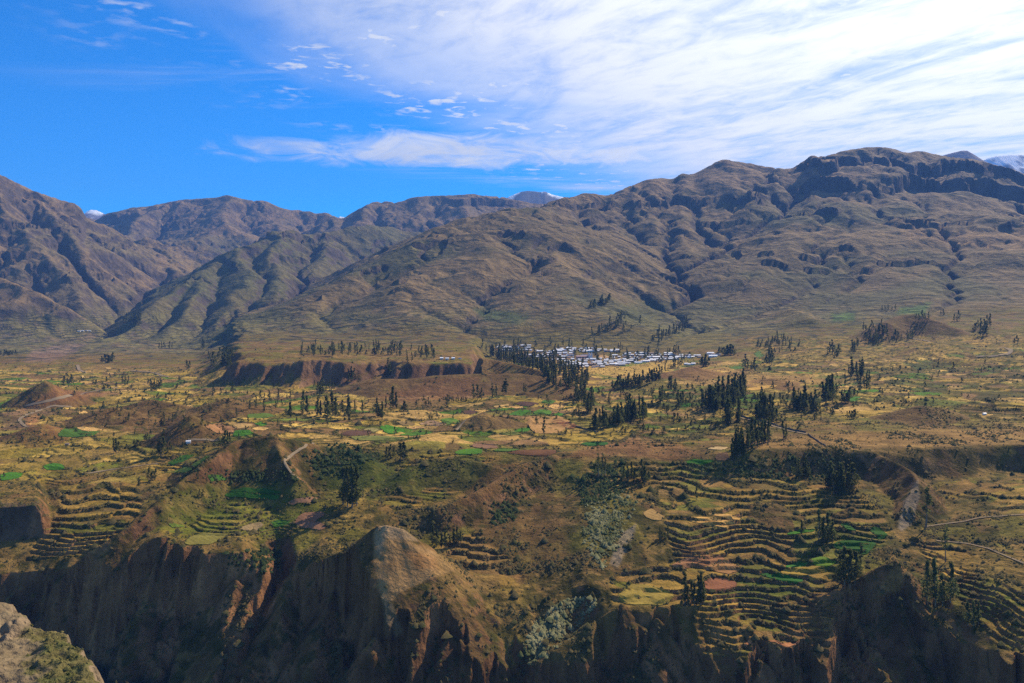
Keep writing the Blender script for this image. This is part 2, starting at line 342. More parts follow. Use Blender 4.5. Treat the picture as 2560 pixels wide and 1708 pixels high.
HILLS = [
    ridge('m1', [(55, 990, 1335), (85, 968, 1325), (113, 951, 1318), (122, 962, 1305), (150, 972, 1320), (195, 985, 1330)], 0.62, None, 1, 1.5),
    ridge('m2', [(425, 1072, 958), (455, 1050, 955), (479, 1037, 952), (492, 1048, 948), (540, 1085, 945)], 0.6, None, 1, 1.5),
    ridge('m3', [(590, 1102, 815), (655, 1090, 815), (681, 1090, 812), (720, 1098, 818), (783, 1110, 830)], 0.60, 0.5, 3, 1.5),
    ridge('m3', [(600, 1100, 812), (571, 1111, 795), (476, 1187, 735), (400, 1250, 692), (300, 1332, 655), (225, 1380, 644)], 0.9, 0.95, 1.5, 1.5),
    ridge('m3', [(690, 1092, 810), (706, 1150, 772), (742, 1200, 748)], 0.85, None, 2, 2),
    ridge('h1', [(1203, 894, 1500), (1225, 898, 1500), (1280, 909, 1480), (1359, 929, 1430)], 0.45, 0.45, 3, 2, steep='left'),
    ridge('h2', [(850, 975, 1400), (890, 957, 1400), (923, 949, 1400), (971, 947, 1390), (1020, 948, 1395), (1084, 939, 1400), (1179, 935, 1400), (1300, 934, 1400), (1370, 944, 1380)], 0.28, 0.45, 4, 3),
    ridge('h3', [(1055, 1102, 930), (1135, 1077, 972), (1175, 1047, 1000), (1209, 1031, 1008), (1260, 1046, 1010), (1337, 1064, 1015)], 0.48, None, 3, 2),
    ridge('h4', [(1100, 1272, 712), (1198, 1229, 742), (1253, 1198, 768), (1304, 1161, 800), (1373, 1141, 830), (1450, 1123, 860), (1582, 1099, 900), (1637, 1099, 905), (1720, 1115, 898), (1790, 1138, 875)], 1.0, 0.4, 2, 1.5),
    ridge('p', [(705, 1436, 624), (762, 1418, 620), (850, 1381, 614), (900, 1352, 610), (937, 1320, 606), (965, 1313, 605), (1007, 1322, 606), (1040, 1350, 608), (1084, 1380, 612), (1133, 1418, 614), (1180, 1460, 612)], 0.85, 0.75, 1, 2),
    ridge('p', [(945, 1315, 605), (937, 1394, 588), (950, 1480, 573), (975, 1552, 561), (1000, 1610, 550)], 0.95, None, 1, 2),
    ridge('canyon', [(1555, 1512, 580), (1500, 1545, 573), (1440, 1590, 563), (1334, 1655, 548), (1290, 1700, 538)], 0.85, None, 2, 2),
    ridge('canyon', [(1590, 1300, 706), (1640, 1330, 690), (1625, 1372, 662), (1560, 1415, 636)], 0.8, None, 2, 2),
    ridge('canyon', [(2180, 1130, 835), (2250, 1160, 790), (2277, 1180, 765), (2294, 1212, 742), (2266, 1260, 715), (2240, 1318, 692)], 0.85, None, 1, 2),
    ridge('canyon', [(2050, 1490, 596), (2113, 1462, 601), (2180, 1425, 606), (2239, 1399, 606), (2272, 1440, 596), (2315, 1530, 572), (2397, 1600, 548), (2505, 1690, 522)], 0.9, None, 1, 2),
    ridge('knoll', [(1850, 1260, 737), (1930, 1258, 732), (1975, 1276, 722), (1992, 1300, 712)], 0.33, None, 3, 2),
    ridge('h5', [(2150, 1058, 1030), (2230, 1032, 1050), (2304, 1014, 1060), (2360, 1022, 1060), (2420, 1052, 1060), (2480, 1080, 1030)], 0.33, None, 3, 2),
    ridge('h6', [(1660, 943, 1640), (1700, 925, 1640), (1736, 917, 1640), (1770, 926, 1640), (1810, 940, 1640)], 0.25, None, 4, 2),
    ridge('h7', [(1540, 972, 1440), (1600, 957, 1450), (1650, 953, 1450), (1710, 962, 1450)], 0.2, None, 4, 2),
    ridge('h8', [(2185, 840, 2120), (2215, 805, 2200), (2245, 791, 2250), (2290, 784, 2250), (2330, 798, 2200), (2385, 818, 2150), (2400, 840, 2120)], 0.5, None, 6, 4),
    ridge('h10', [(330, 1012, 1150), (375, 998, 1160), (420, 1006, 1150)], 0.3, None, 2, 2),
    ridge('h11', [(520, 1012, 1120), (570, 995, 1130), (602, 1004, 1130)], 0.3, None, 2, 2),
    ridge('h12', [(50, 1078, 980), (105, 1060, 985), (150, 1074, 985)], 0.35, None, 2, 2),
    ridge('h13', [(225, 1034, 1080), (280, 1018, 1090), (335, 1034, 1085)], 0.3, None, 2, 2),
    ridge('h14', [(1850, 964, 1420), (1930, 946, 1430), (2015, 960, 1430)], 0.2, None, 4, 2),
    ridge('h15', [(775, 1152, 800), (835, 1126, 818), (905, 1140, 812)], 0.5, None, 2, 2),
    ridge('h16', [(1010, 1176, 788), (1080, 1146, 815), (1180, 1150, 818), (1240, 1168, 800)], 0.5, None, 2, 2),
    ridge('h17', [(2080, 1290, 712), (2130, 1268, 722), (2160, 1280, 716)], 0.4, None, 2, 2),
    ridge('h9', [(2005, 765, 2800), (2030, 790, 2620), (2055, 830, 2450), (2070, 858, 2330)], 0.34, None, 8, 5),
]


TALUS = [
    ridge('canyon', [(940, 1592, 545), (925, 1612, 540), (930, 1720, 526)], 1.4, None, 2, 2),
    ridge('canyon', [(735, 1440, 628), (700, 1530, 604), (655, 1620, 584), (620, 1720, 566)], 1.0, None, 1, 2),
    ridge('canyon', [(590, 1450, 628), (560, 1560, 602), (520, 1640, 586), (480, 1715, 572)], 1.1, None, 1, 2),
    ridge('canyon', [(830, 1480, 600), (800, 1560, 584), (790, 1640, 568), (770, 1720, 554)], 1.1, None, 1, 2),
    ridge('canyon', [(1120, 1580, 556), (1100, 1650, 543), (1090, 1720, 532)], 1.2, None, 1, 2),
    ridge('canyon', [(1640, 1545, 573), (1625, 1620, 560), (1600, 1720, 543)], 1.2, None, 1, 2),
    ridge('canyon', [(1900, 1650, 549), (1880, 1720, 536)], 0.9, None, 1, 2),
    ridge('canyon', [(2250, 1490, 584), (2270, 1580, 566), (2290, 1640, 553), (2280, 1720, 538)], 1.1, None, 1, 2),
]


def apply_ridges(rs, X, Y, h, own, ids):
    for r in rs:
        pts = np.array([((a - CX) / F * y, y, Z(b, y)) for a, b, y in r['pts']])
        smin = min(r['sf'], r['sb'])
        reach = (pts[:, 2].max() + 265) / smin if r['pts'][0][2] > 2000 and r['owner'] in 'ABCDEG' else 75 / smin
        m = (X > pts[:, 0].min() - reach) & (X < pts[:, 0].max() + reach) & (Y > pts[:, 1].min() - reach) & (Y < pts[:, 1].max() + reach)
        idx = np.nonzero(m.ravel())[0]
        if not len(idx):
            continue
        x = X.ravel()[idx]; y = Y.ravel()[idx]
        best = np.full(len(idx), -1e9)
        for i in range(len(pts) - 1):
            a, b = pts[i], pts[i + 1]
            dx, dy = b[0] - a[0], b[1] - a[1]
            t = np.clip(((x - a[0]) * dx + (y - a[1]) * dy) / (dx * dx + dy * dy), 0, 1)
            cx, cy = a[0] + t * dx, a[1] + t * dy
            ddx, ddy = x - cx, y - cy
            d = np.sqrt(ddx * ddx + ddy * ddy)
            w = 0.5 + 0.5 * ddy / (d + 1e-6)
            s = r['sf'] * (1 - w) + r['sb'] * w
            if r['steep'] == 'left':
                s = np.where(x < pts[0, 0], 2.2, s)
            zc = a[2] + t * (b[2] - a[2])
            best = np.maximum(best, zc - s * (np.sqrt(d * d + r['rnd'] ** 2) - r['rnd']))
        cur = h.ravel()[idx]
        k = r['k']
        hh = np.clip(0.5 + 0.5 * (best - cur) / k, 0, 1)
        new = cur * (1 - hh) + best * hh + k * hh * (1 - hh)
        h.ravel()[idx] = new
        if own is not None:
            o = own.ravel()
            o[idx] = np.where(best > cur, ids[r['owner']], o[idx])
    return h


def cliffify(z, zc, half, w, power=0.3):
    """Steepen a band of heights into a rock wall."""
    t = np.clip((z - zc) / half, -1, 1)
    w = w * (np.abs(t) < 1)
    zn = zc + half * np.sign(t) * np.abs(t) ** power
    return z + (zn - z) * w


RIM = [(-1300, 1440, 645), (16, 1443, 643), (125, 1440, 640), (163, 1421, 640), (261, 1427, 640), (327, 1389, 640), (403, 1361, 640), (463, 1367, 640), (490, 1383, 638), (599, 1388, 636), (655, 1400, 640), (690, 1425, 660), (735, 1432, 630), (762, 1424, 620), (850, 1455, 604), (900, 1505, 588), (937, 1535, 570), (975, 1575, 558), (1007, 1535, 565), (1060, 1537, 565), (1144, 1556, 561), (1200, 1605, 555), (1236, 1650, 549), (1270, 1705, 540), (1313, 1650, 554), (1334, 1662, 549), (1440, 1600, 560), (1547, 1518, 578), (1600, 1516, 581), (1700, 1518, 583), (1745, 1535, 579), (1770, 1622, 555), (1930, 1645, 551), (2080, 1635, 554), (2110, 1500, 588), (2180, 1480, 590), (2239, 1470, 590), (2300, 1560, 562), (2397, 1640, 535), (2505, 1720, 510), (2700, 1800, 480), (3900, 1900, 430)]
RIM_PX = np.array([r[0] for r in RIM], float)
RIM_Y = np.array([r[2] for r in RIM], float)
RIM_Z = np.array([Z(r[1], r[2]) for r in RIM])


def canyon_cut(X, Y, h):
    px = CX + F * X / Y + fbm(X / 22, Y / 40, 15, 3) * 16
    yr = np.interp(px, RIM_PX, RIM_Y); zr_ = np.interp(px, RIM_PX, RIM_Z)
    d = yr - Y + fbm(X / 16, Y / 60, 6, 4) * 9.0 + fbm(X / 4.5, Y / 30, 13, 4) * 3.0 + (ridged(X / 13, Y / 80, 7, 3) - .6) * 9 + (ridged(X / 36 + fbm(X / 50, Y / 50, 2, 2) * .4, Y / 160, 3, 2) - .6) * 20
    wall = zr_ + 2 - np.clip(d, 0, 22) * (1.9 + 0.6 * fbm(X / 30, Y / 200, 12, 2)) - np.clip(d - 22, 0, 300) * (0.62 + 0.25 * fbm(X / 18, Y / 90, 10, 3))
    floor = -259 + fbm(X / 12, Y / 12, 8, 3) * 2.0
    for zc_, hf in ((-196, 5), (-208, 6), (-221, 6), (-234, 6), (-246, 5)):
        wall = cliffify(wall, zc_ + fbm(X / 40, Y / 40, 5, 3) * 7, hf, sst(fbm(X / 22, Y / 22, 9, 3), -.3, .1) * .85, .35)
    wall = wall + fbm(X / 3.4, Y / 3.4, 4, 3) * 1.6 + fbm(X / 9, Y / 9, 14, 3) * 2.0
    wall = np.maximum(wall, floor)
    return np.where(d > 0, np.minimum(h, wall), h)


OWN = {n: i + 1 for i, n in enumerate(['A', 'B', 'C', 'D', 'E', 'G', 'm1', 'm2', 'm3', 'h1', 'h2', 'h3', 'h4', 'p', 'knoll', 'h5', 'h6', 'h7', 'h8', 'h9', 'canyon', 'h10', 'h11', 'h12', 'h13', 'h14', 'h15', 'h16', 'h17'])}


def raw_height(X, Y, own=None):
    px = CX + F * X / Y
    # crooked edges: sample the profiles at wandering places
    near = sst(Y, 900, 450)
    wy = fbm(X / 34, Y / 60, 1, 4) * 15 * near + fbm(X / 9, Y / 16, 5, 3) * 4.0 * near + fbm(X / 150, Y / 150, 2, 3) * 8 + (fbm(X / 50, Y / 200, 4, 4) * 34 + (ridged(X / 40, Y / 200, 6, 3) - .6) * 16 + fbm(X / 130, Y / 300, 14, 3) * 70) * sst(Y, 1250, 1500) * sst(Y, 2300, 1900)
    wx = fbm(X / 60, Y / 60, 3, 3) * 18
    h = base_height(px + wx, Y + wy).astype(np.float64)
    h += fbm(X / 70, Y / 70, 4, 4) * 1.8 + fbm(X / 130, Y / 130, 15, 4) * 5.5 * sst(Y, 850, 1000) * sst(Y, 2300, 1900) + fbm(X / 900, Y / 900, 6, 3) * 12 * sst(Y, 2300, 3500)
    h += (fbm(X / 110, Y / 110, 3, 4) * 5.0 - 6.0) * sst(Y, 1560, 1640) * sst(Y, 2300, 1900) * sst(px, 540, 620) * sst(px, 1230, 1180)
    mw = sst(Y, 2300, 2900)
    Xw = X + fbm(X / 420, Y / 420, 8, 4) * 60 * mw + fbm(X / 14, Y / 14, 9, 3) * 1.6 * (1 - mw)
    Yw = Y + fbm(X / 420, Y / 420, 11, 4) * 70 * mw + fbm(X / 14, Y / 14, 12, 3) * 1.6 * (1 - mw)
    h = apply_ridges(MOUNTAINS, Xw, Yw, h, own, OWN)
    h = apply_ridges([r for r in HILLS if r['owner'] != 'canyon'], Xw, Yw, h, own, OWN)
    h = apply_ridges([r for r in HILLS if r['owner'] == 'canyon'], Xw, Yw, h, own, OWN)
    h = np.where(Y < 700, canyon_cut(X, Y, h), h)
    h = apply_ridges(TALUS, Xw, Yw, h, own, OWN)
    amp = np.clip((h + 80) / 500, 0, 1) * mw
    h += amp * ((ridged(X / 950, Y / 950, 2, 5, 0.5) - 0.62) * 110 + fbm(X / 130, Y / 130, 7, 4) * 9 - sst(ridged(X / 240 + fbm(X / 300, Y / 300, 5, 2) * .5, Y / 240, 9, 3, .45), .72, .98) * 26)
    return h


# carve the mountains with running water (stream power law on a raster)
RX0, RX1, RY0, RY1, RC = -5600.0, 5800.0, 2350.0, 9600.0, 18.0
rnx, rny = int((RX1 - RX0) / RC), int((RY1 - RY0) / RC)
rx = RX0 + np.arange(rnx) * RC
ry = RY0 + np.arange(rny) * RC
RXX, RYY = np.meshgrid(rx, ry)
R0 = raw_height(RXX, RYY)
zr = R0.copy()
DRAIN = None


def erode(z, n_outer=3, kf=0.02, m=0.5):
    ny, nx = z.shape
    area = None
    for it in range(n_outer):
        zf = z.ravel().tolist()
        done = bytearray(ny * nx)
        rec = [-1] * (ny * nx)
        order = []
        hq = []
        for j in range(ny):
            for i in ((0, nx - 1) if 0 < j < ny - 1 else range(nx)):
                q = j * nx + i
                done[q] = 1
                hq.append((zf[q], q))
        heapq.heapify(hq)
        nb = ((-1, 1.0), (1, 1.0), (-nx, 1.0), (nx, 1.0), (-nx - 1, 1.4), (-nx + 1, 1.4), (nx - 1, 1.4), (nx + 1, 1.4))
        tot = ny * nx
        pop, push = heapq.heappop, heapq.heappush
        while hq:
            e, q = pop(hq)
            order.append(q)
            c = q % nx
            for o, dd in nb:
                p = q + o
                if p < 0 or p >= tot or done[p]:
                    continue
                cp = p % nx
                if cp - c > 1 or c - cp > 1:
                    continue
                done[p] = 1
                rec[p] = q
                v = zf[p]
                push(hq, (v if v > e else e + 0.01, p))
        # steepest receiver among already lower cells
        acc = [1.0] * tot
        for q in reversed(order):
            r = rec[q]
            if r >= 0:
                acc[r] += acc[q]
        new = zf
        for q in order:
            r = rec[q]
            if r >= 0:
                f = kf * (acc[q]) ** m
                v = new[q]; vr = new[r]
                if v > vr:
                    new[q] = (v + f * vr) / (1 + f)
        z = np.array(new).reshape(ny, nx)
        area = np.array(acc).reshape(ny, nx)
        zs = z.copy()
        zs[1:-1, 1:-1] = 0.92 * z[1:-1, 1:-1] + 0.02 * (z[:-2, 1:-1] + z[2:, 1:-1] + z[1:-1, :-2] + z[1:-1, 2:])
        z = zs
    return z, area


zr, DRAIN = erode(zr, 3, 0.06, 0.5)
DELTA = (zr - R0) * sst(RYY, 2380, 2750)
DRAINL = np.log(DRAIN + 1)
print('eroded', round(time.time() - T0, 1))


def raster(a, X, Y):
    fx = np.clip((X - RX0) / RC, 0, rnx - 1.001); fy = np.clip((Y - RY0) / RC, 0, rny - 1.001)
    i = fx.astype(int); j = fy.astype(int)
    fx = fx - i; fy = fy - j
    return (a[j, i] * (1 - fx) + a[j, i + 1] * fx) * (1 - fy) + (a[j + 1, i] * (1 - fx) + a[j + 1, i + 1] * fx) * fy


# ------------------------------------------------------------------ the ground sheet
g = np.geomspace(1, 140, 34)
gx = np.concatenate([-20 - (np.cumsum(g) * 1100 / np.sum(g))[::-1], np.linspace(-20, 2580, 860), 2580 + np.cumsum(g) * 1100 / np.sum(g)])
gy = np.concatenate([np.geomspace(60, 480, 46)[:-1], np.linspace(480, 700, 300)[:-1], np.geomspace(700, 1100, 215)[:-1], np.geomspace(1100, 2500, 205)[:-1], np.geomspace(2500, 9400, 250)])
GPX, GY = np.meshgrid(gx, gy)
GX = (GPX - CX) / F * GY
OWNER = np.zeros(GX.shape, np.int32)
H = raw_height(GX, GY, OWNER)
inr = GY > 2380
H += np.where(inr, raster(DELTA, GX, GY), 0)
drain = np.where(inr, raster(DRAINL, GX, GY), 0)
# the crest against the sky, as seen: lift or lower the summits to it
SKYLINE = [(-1200, 220), (0, 436), (37, 455), (88, 479), (157, 502), (190, 510), (201, 521), (222, 545), (240, 552), (263, 535), (307, 526), (329, 519), (366, 517), (421, 506), (450, 500), (512, 496), (550, 493), (565, 487), (600, 496), (629, 502), (666, 502), (684, 513), (717, 524), (768, 528), (790, 534), (816, 532), (838, 541), (855, 548), (887, 528), (912, 515), (934, 504), (948, 508), (960, 503), (985, 507), (1004, 504), (1033, 493), (1077, 490), (1143, 488), (1176, 485), (1216, 490), (1253, 493), (1282, 499), (1315, 505), (1340, 511), (1362, 508), (1384, 502), (1414, 493), (1443, 491), (1454, 483), (1487, 484), (1512, 490), (1534, 484), (1564, 470), (1618, 449), (1655, 445), (1677, 448), (1692, 446), (1697, 434), (1733, 436), (1762, 421), (1791, 405), (1810, 398), (1828, 402), (1876, 409), (1920, 418), (1974, 423), (2004, 407), (2028, 388), (2055, 393), (2110, 377), (2168, 368), (2212, 368), (2249, 376), (2264, 383), (2300, 377), (2329, 384), (2351, 388), (2373, 393), (2432, 398), (2487, 412), (2534, 423), (2560, 436), (2800, 460), (3700, 480)]
gp_n = fbm(GX / 260, GY / 260, 3, 3)
gp_f = fbm(GX / 70, GY / 70, 4, 3)
wG = (GPX > 1930) * sst(GPX, 1960, 2040) * sst(GY, 4750, 5000) * sst(GY, 6200, 5900)
H = cliffify(H, 700 + gp_n * 60 + gp_f * 25 - (GPX - 2200) * 0.08, 95, wG)
H = cliffify(H, 870 + gp_n * 55 + gp_f * 25 - (GPX - 2200) * 0.12, 65, wG * sst(gp_f - gp_n * 0.6, -0.6, -0.2))
wE = (GY > 7000) * sst(GPX, 1090, 1150) * sst(GPX, 1320, 1260)
H = cliffify(H, 940 + gp_n * 30, 60, wE * 0.9)
wD = (OWNER == OWN['D']) * sst(GY, 4000, 4600)
H = cliffify(H, 560 + gp_n * 120 + gp_f * 30, 45, wD * sst(gp_f + gp_n, 0.0, 0.35) * 0.9)
H = cliffify(H, 330 + gp_n * 150 + gp_f * 40, 35, (np.isin(OWNER, (OWN['A'], OWN['C'], OWN['B']))) * sst(gp_f + gp_n, 0.05, 0.4) * 0.9)
mtn = np.isin(OWNER, (OWN['A'], OWN['B'], OWN['C'], OWN['D'], OWN['E'], OWN['G'])) * sst(GY, 2500, 2800)
gp_g = fbm(GX / 180, GY / 180, 9, 3)
for zc_, hf, th in ((60, 22, .18), (170, 30, .12), (260, 34, .2), (430, 40, .15)):
    H = cliffify(H, zc_ + gp_n * 90 + gp_f * 8, hf, mtn * sst(gp_g + 0.1 * math.sin(zc_), th + .08, th + .3) * .8, .3)
tgt = np.interp(gx, [p[0] for p in SKYLINE], [p[1] for p in SKYLINE])
for _ in range(2):
    rows = HY - F * H / GY
    far_rows = gy > 3200
    js = np.argmin(np.where(far_rows[:, None], rows, 9e9), axis=0)
    ys = gy[js]
    need = (rows[js, np.arange(len(gx))] - tgt) / F * ys
    kk = np.exp(-0.5 * (np.arange(-6, 7) / 3.0) ** 2)
    ys_s = np.array([np.median(ys[max(0, i - 5):i + 6]) for i in range(len(gx))])
    jump = np.abs(ys - ys_s) > 0.04 * ys_s
    need = np.where(jump, 0, np.clip(need, -220, 220))
    need = np.convolve(np.pad(need, 6, 'edge'), kk / kk.sum(), 'valid')
    ys_s = np.convolve(np.pad(ys_s, 6, 'edge'), kk / kk.sum(), 'valid')
    H += need[None, :] * np.exp(-0.5 * ((GY - ys_s[None, :]) / (0.09 * ys_s[None, :])) ** 2)
print('heights', round(time.time() - T0, 1))

PYV = HY - F * H / GY                     # row at which each ground point shows

SLOPE0 = np.hypot(np.gradient(H, axis=0) / np.gradient(GY, axis=0), np.gradient(H, axis=1) / np.gradient(GX, axis=1))

# ------------------------------------------------------------------ farmed terraces: heights set in steps
TERR = [  # outline in the view, distances, step height
    ([(150, 1192), (345, 1188), (352, 1290), (270, 1385), (60, 1405), (100, 1330), (140, 1290)], 630, 830, 3.0),
    ([(430, 1200), (780, 1190), (840, 1290), (700, 1345), (430, 1345), (370, 1310)], 640, 830, 1.7),
    ([(1480, 1160), (1800, 1150), (1950, 1175), (2110, 1205), (2215, 1290), (2225, 1340), (2130, 1440), (2085, 1620), (1760, 1640), (1735, 1512), (1530, 1512), (1530, 1440), (1690, 1395), (1660, 1270), (1560, 1225), (1470, 1200)], 540, 850, 3.0),
    ([(1560, 1050), (1900, 1030), (1880, 1100), (1640, 1125)], 840, 1150, 2.0),
    ([(850, 1120), (1000, 1110), (1060, 1160), (1020, 1230), (850, 1250)], 690, 900, 2.0),
    ([(380, 1110), (520, 1095), (500, 1160), (360, 1210)], 760, 980, 2.0),
    ([(2130, 925), (2600, 900), (2600, 1050), (2440, 1045), (2330, 1000), (2130, 1012)], 1000, 1750, 2.6),
    ([(1880, 850), (2600, 830), (2600, 930), (2130, 935), (1880, 930)], 1500, 2400, 3.2),
    ([(1330, 985), (1480, 975), (1600, 1030), (1560, 1070), (1420, 1020)], 900, 1350, 1.6),
    ([(2270, 1340), (2500, 1330), (2600, 1480), (2600, 1640), (2500, 1620), (2380, 1480)], 500, 700, 2.6),
    ([(2320, 1180), (2600, 1170), (2600, 1280), (2330, 1290)], 640, 800, 2.4),
    ([(780, 1125), (1060, 1120), (1240, 1140), (1180, 1215), (1050, 1260), (930, 1290), (840, 1330), (780, 1260)], 640, 900, 1.8),
    ([(1060, 1380), (1200, 1330), (1300, 1420), (1330, 1500), (1180, 1540), (1080, 1460)], 565, 720, 3.4),
    ([(340, 1100), (560, 1095), (470, 1190), (340, 1215)], 740, 980, 1.8),
    ([(1380, 975), (1600, 990), (1900, 975), (2200, 1000), (2000, 1040), (1900, 1040), (1640, 1065), (1460, 1040)], 900, 1400, 1.8),
    ([(-1200, 1180), (-1200, 905), (600, 930), (850, 985), (1190, 985), (1400, 960), (1560, 960), (1900, 930), (2700, 860), (2700, 1060), (2200, 1050), (1560, 1120), (1100, 1130), (700, 1110), (480, 1140), (330, 1200), (-100, 1250)], 780, 2350, 1.5),
]
RISER = np.zeros(H.shape, np.float32)
TMASK = np.zeros(H.shape, np.float32)
rs_cell = vnoise(GX / 45, GY / 400, 9)
for ti, (poly, y0, y1, st) in enumerate(TERR):
    r0, r1 = np.searchsorted(gy, y0), np.searchsorted(gy, y1)
    if r1 - r0 < 2:
        continue
    sl = (slice(r0, r1), slice(None))
    wob = fbm(GX[sl] / 40, GY[sl] / 40, 10, 3) * 10
    m = poly_mask(GPX[sl] + wob, PYV[sl] + wob * 0.6, poly, 7.0)
    if not m.any():
        continue
    main = ti in (0, 2, 3, 6, 7)
    if not main:
        m = m * (.15 + .85 * sst(fbm(GX[sl] / 75, GY[sl] / 75, 6, 3), -.55, -.15))
    ph = fbm(GX[sl] / 70, GY[sl] / 70, 13, 3) * (1.5 if main else 2.6) + np.floor(vnoise(GX[sl] / 48 + fbm(GX[sl] / 60, GY[sl] / 60, 2, 2), GY[sl] / 130, 14) * 3) * 0.3
    q = H[sl] / st + ph
    fl = np.floor(q); fr = q - fl
    rise = sst(fr, 0.66, 0.96)
    zt = (fl + 0.10 * fr + 0.90 * rise - ph) * st + st * 0.1
    m = m * (1 - .9 * np.isin(OWNER[sl], [OWN[q] for q in ('m1', 'm2', 'm3', 'h1', 'h2', 'h3', 'h4', 'p', 'h5', 'h6', 'h7', 'knoll', 'h10', 'h11', 'h12', 'h13', 'h14', 'h15', 'h16')]))
    H[sl] = H[sl] * (1 - m) + zt * m
    RISER[sl] = np.maximum(RISER[sl], m * sst(fr, 0.6, 0.7) * sst(fr, 1.0, 0.93))
    TMASK[sl] = np.maximum(TMASK[sl], m)
PYV = HY - F * H / GY


def cells(X, Y, sx, sy, seed):
    """Irregular field plots: cell number and distance to the plot's edge."""
    wx = X + fbm(X / 120, Y / 120, seed, 3) * 26; wy = Y + fbm(X / 120, Y / 120, seed + 3, 3) * 26
    u, v = wx / sx, wy / sy
    iu, iv = np.floor(u).astype(int), np.floor(v).astype(int)
    f1 = np.full(X.shape, 9.0); f2 = np.full(X.shape, 9.0); cid = np.zeros(X.shape, int)
    ja, jb = _R[seed % 16], _R[(seed + 1) % 16]
    for du in (-1, 0, 1):
        for dv in (-1, 0, 1):
            a, b = (iu + du) & 255, (iv + dv) & 255
            d = np.maximum(np.abs(iu + du + ja[a, b] - u), np.abs(iv + dv + jb[a, b] - v)) * 0.6 + 0.4 * np.hypot(iu + du + ja[a, b] - u, iv + dv + jb[a, b] - v)
            c = a * 256 + b
            nearer = d < f1
            f2 = np.where(nearer, f1, np.minimum(f2, d))
            cid = np.where(nearer, c, cid)
            f1 = np.where(nearer, d, f1)
    return cid, (f2 - f1) * min(sx, sy)


# ------------------------------------------------------------------ what grows where
C = np.zeros(H.shape + (3,), np.float32)
RISER = RISER * (OWNER == 0); TMASK = TMASK * np.where(OWNER == 0, 1, .25)
n_big = fbm(GX / 300, GY / 300, 5, 4)
n_mid = fbm(GX / 45, GY / 45, 6, 4)
n_fine = fbm(GX / 9, GY / 9, 7, 3)


def col(*c):
    return np.array(c, np.float32)


def blend(mask, c):
    global C
    m = np.clip(mask, 0, 1)[..., None]
    C = C * (1 - m) + c * m


STRAW, TAN, OLIVE = col(.46, .33, .12), col(.30, .205, .09), col(.17, .15, .045)
BROWN, RED, SHRUB = col(.165, .105, .055), col(.23, .125, .07), col(.040, .043, .014)
GREEN, MOSS, ROCK, PALE = col(.055, .17, .02), col(.10, .125, .03), col(.17, .125, .095), col(.40, .33, .28)

# valley ground: dry grass and scrub
C[:] = OLIVE
blend(sst(n_mid + 0.5 * n_big, -0.3, 0.4), TAN * 0.8)
blend(sst(fbm(GX / 25, GY / 25, 9, 4) - 0.3 * n_big, 0.1, 0.6) * 0.8, BROWN)
# plots of farmland on the valley floor
farm = sst(GY, 760, 860) * sst(GY, 2500, 2350) * sst(SLOPE0, 0.32, 0.14) * (OWNER == 0)
big_zone = np.maximum(poly_mask(GPX + n_fine * 6, PYV, [(-1200, 1180), (-1200, 900), (600, 930), (1190, 905), (1800, 900), (2700, 860), (2700, 1060), (2200, 1050), (2000, 1030), (1560, 1120), (1100, 1130), (700, 1110), (480, 1140), (330, 1220), (-100, 1270)], 14) , 0) * (GY < 2500)
cid, ced = cells(GX, GY, 44, 34, 4)
cr = _R[3].ravel()[cid % 65536]; cr2 = _R[8].ravel()[cid % 65536]
pal = [(0.14, TAN * 1.25), (0.28, col(.27, .20, .055)), (0.38, OLIVE * 1.1), (0.49, MOSS), (0.60, BROWN), (0.71, col(.38, .265, .09)), (0.81, STRAW), (0.90, col(.06, .15, .02)), (1.01, col(.19, .12, .07))]
PC = np.zeros_like(C)
lo = 0.0
for hi_, c_ in pal:
    PC[(cr >= lo) & (cr < hi_)] = c_
    lo = hi_
PC *= (0.82 + 0.36 * cr2)[..., None]
blend(farm * big_zone * (0.85 + 0.15 * n_fine), PC)
hedge = sst(ced + n_fine * 1.5, 3.4, 1.6) * sst(fbm(GX / 60, GY / 60, 2, 2), -0.45, 0.1)
blend(farm * big_zone * hedge * 0.85, SHRUB * 1.25)
H += farm * big_zone * ((cr2 - 0.5) * 2.2 * sst(ced, 0.2, 1.6) + hedge * 0.9)
# terraces: treads and shrubby risers
tread = fbm(GX / 30, GY / 9, 12, 3)
fz = 1 - farm * big_zone
blend(TMASK * 0.85 * fz, col(.21, .16, .045))
blend(TMASK * fz * sst(tread, 0.0, 0.5) * 0.8, TAN * 1.1)
blend(TMASK * fz * sst(fbm(GX / 50, GY / 25, 3, 3), 0.15, 0.5) * 0.8, MOSS)
blend(TMASK * fz * sst(fbm(GX / 40, GY / 30, 8, 3), 0.25, 0.6) * 0.8, BROWN)
blend(TMASK * fz * sst(fbm(GX / 26, GY / 14, 5, 3), 0.3, 0.55) * 0.8, col(.38, .25, .08))
cid2, ced2 = cells(GX, GY, 30, 13, 9)
PC2 = np.zeros_like(C)
lo = 0.0
cq = _R[6].ravel()[cid2 % 65536]
for hi_, c_ in ((.22, col(.24, .16, .055)), (.42, OLIVE), (.6, BROWN * 1.05), (.74, col(.36, .24, .08)), (.86, MOSS), (1.01, col(.21, .125, .06))):
    PC2[(cq >= lo) & (cq < hi_)] = c_
    lo = hi_
blend(TMASK * fz * .65 * sst(GY, 1100, 1000), PC2)
blend(TMASK * fz * sst(ced2, .7, .2) * .6 * sst(GY, 1000, 900), SHRUB * 1.4)
blend(RISER * (0.75 + 0.25 * n_fine), SHRUB * 1.1)

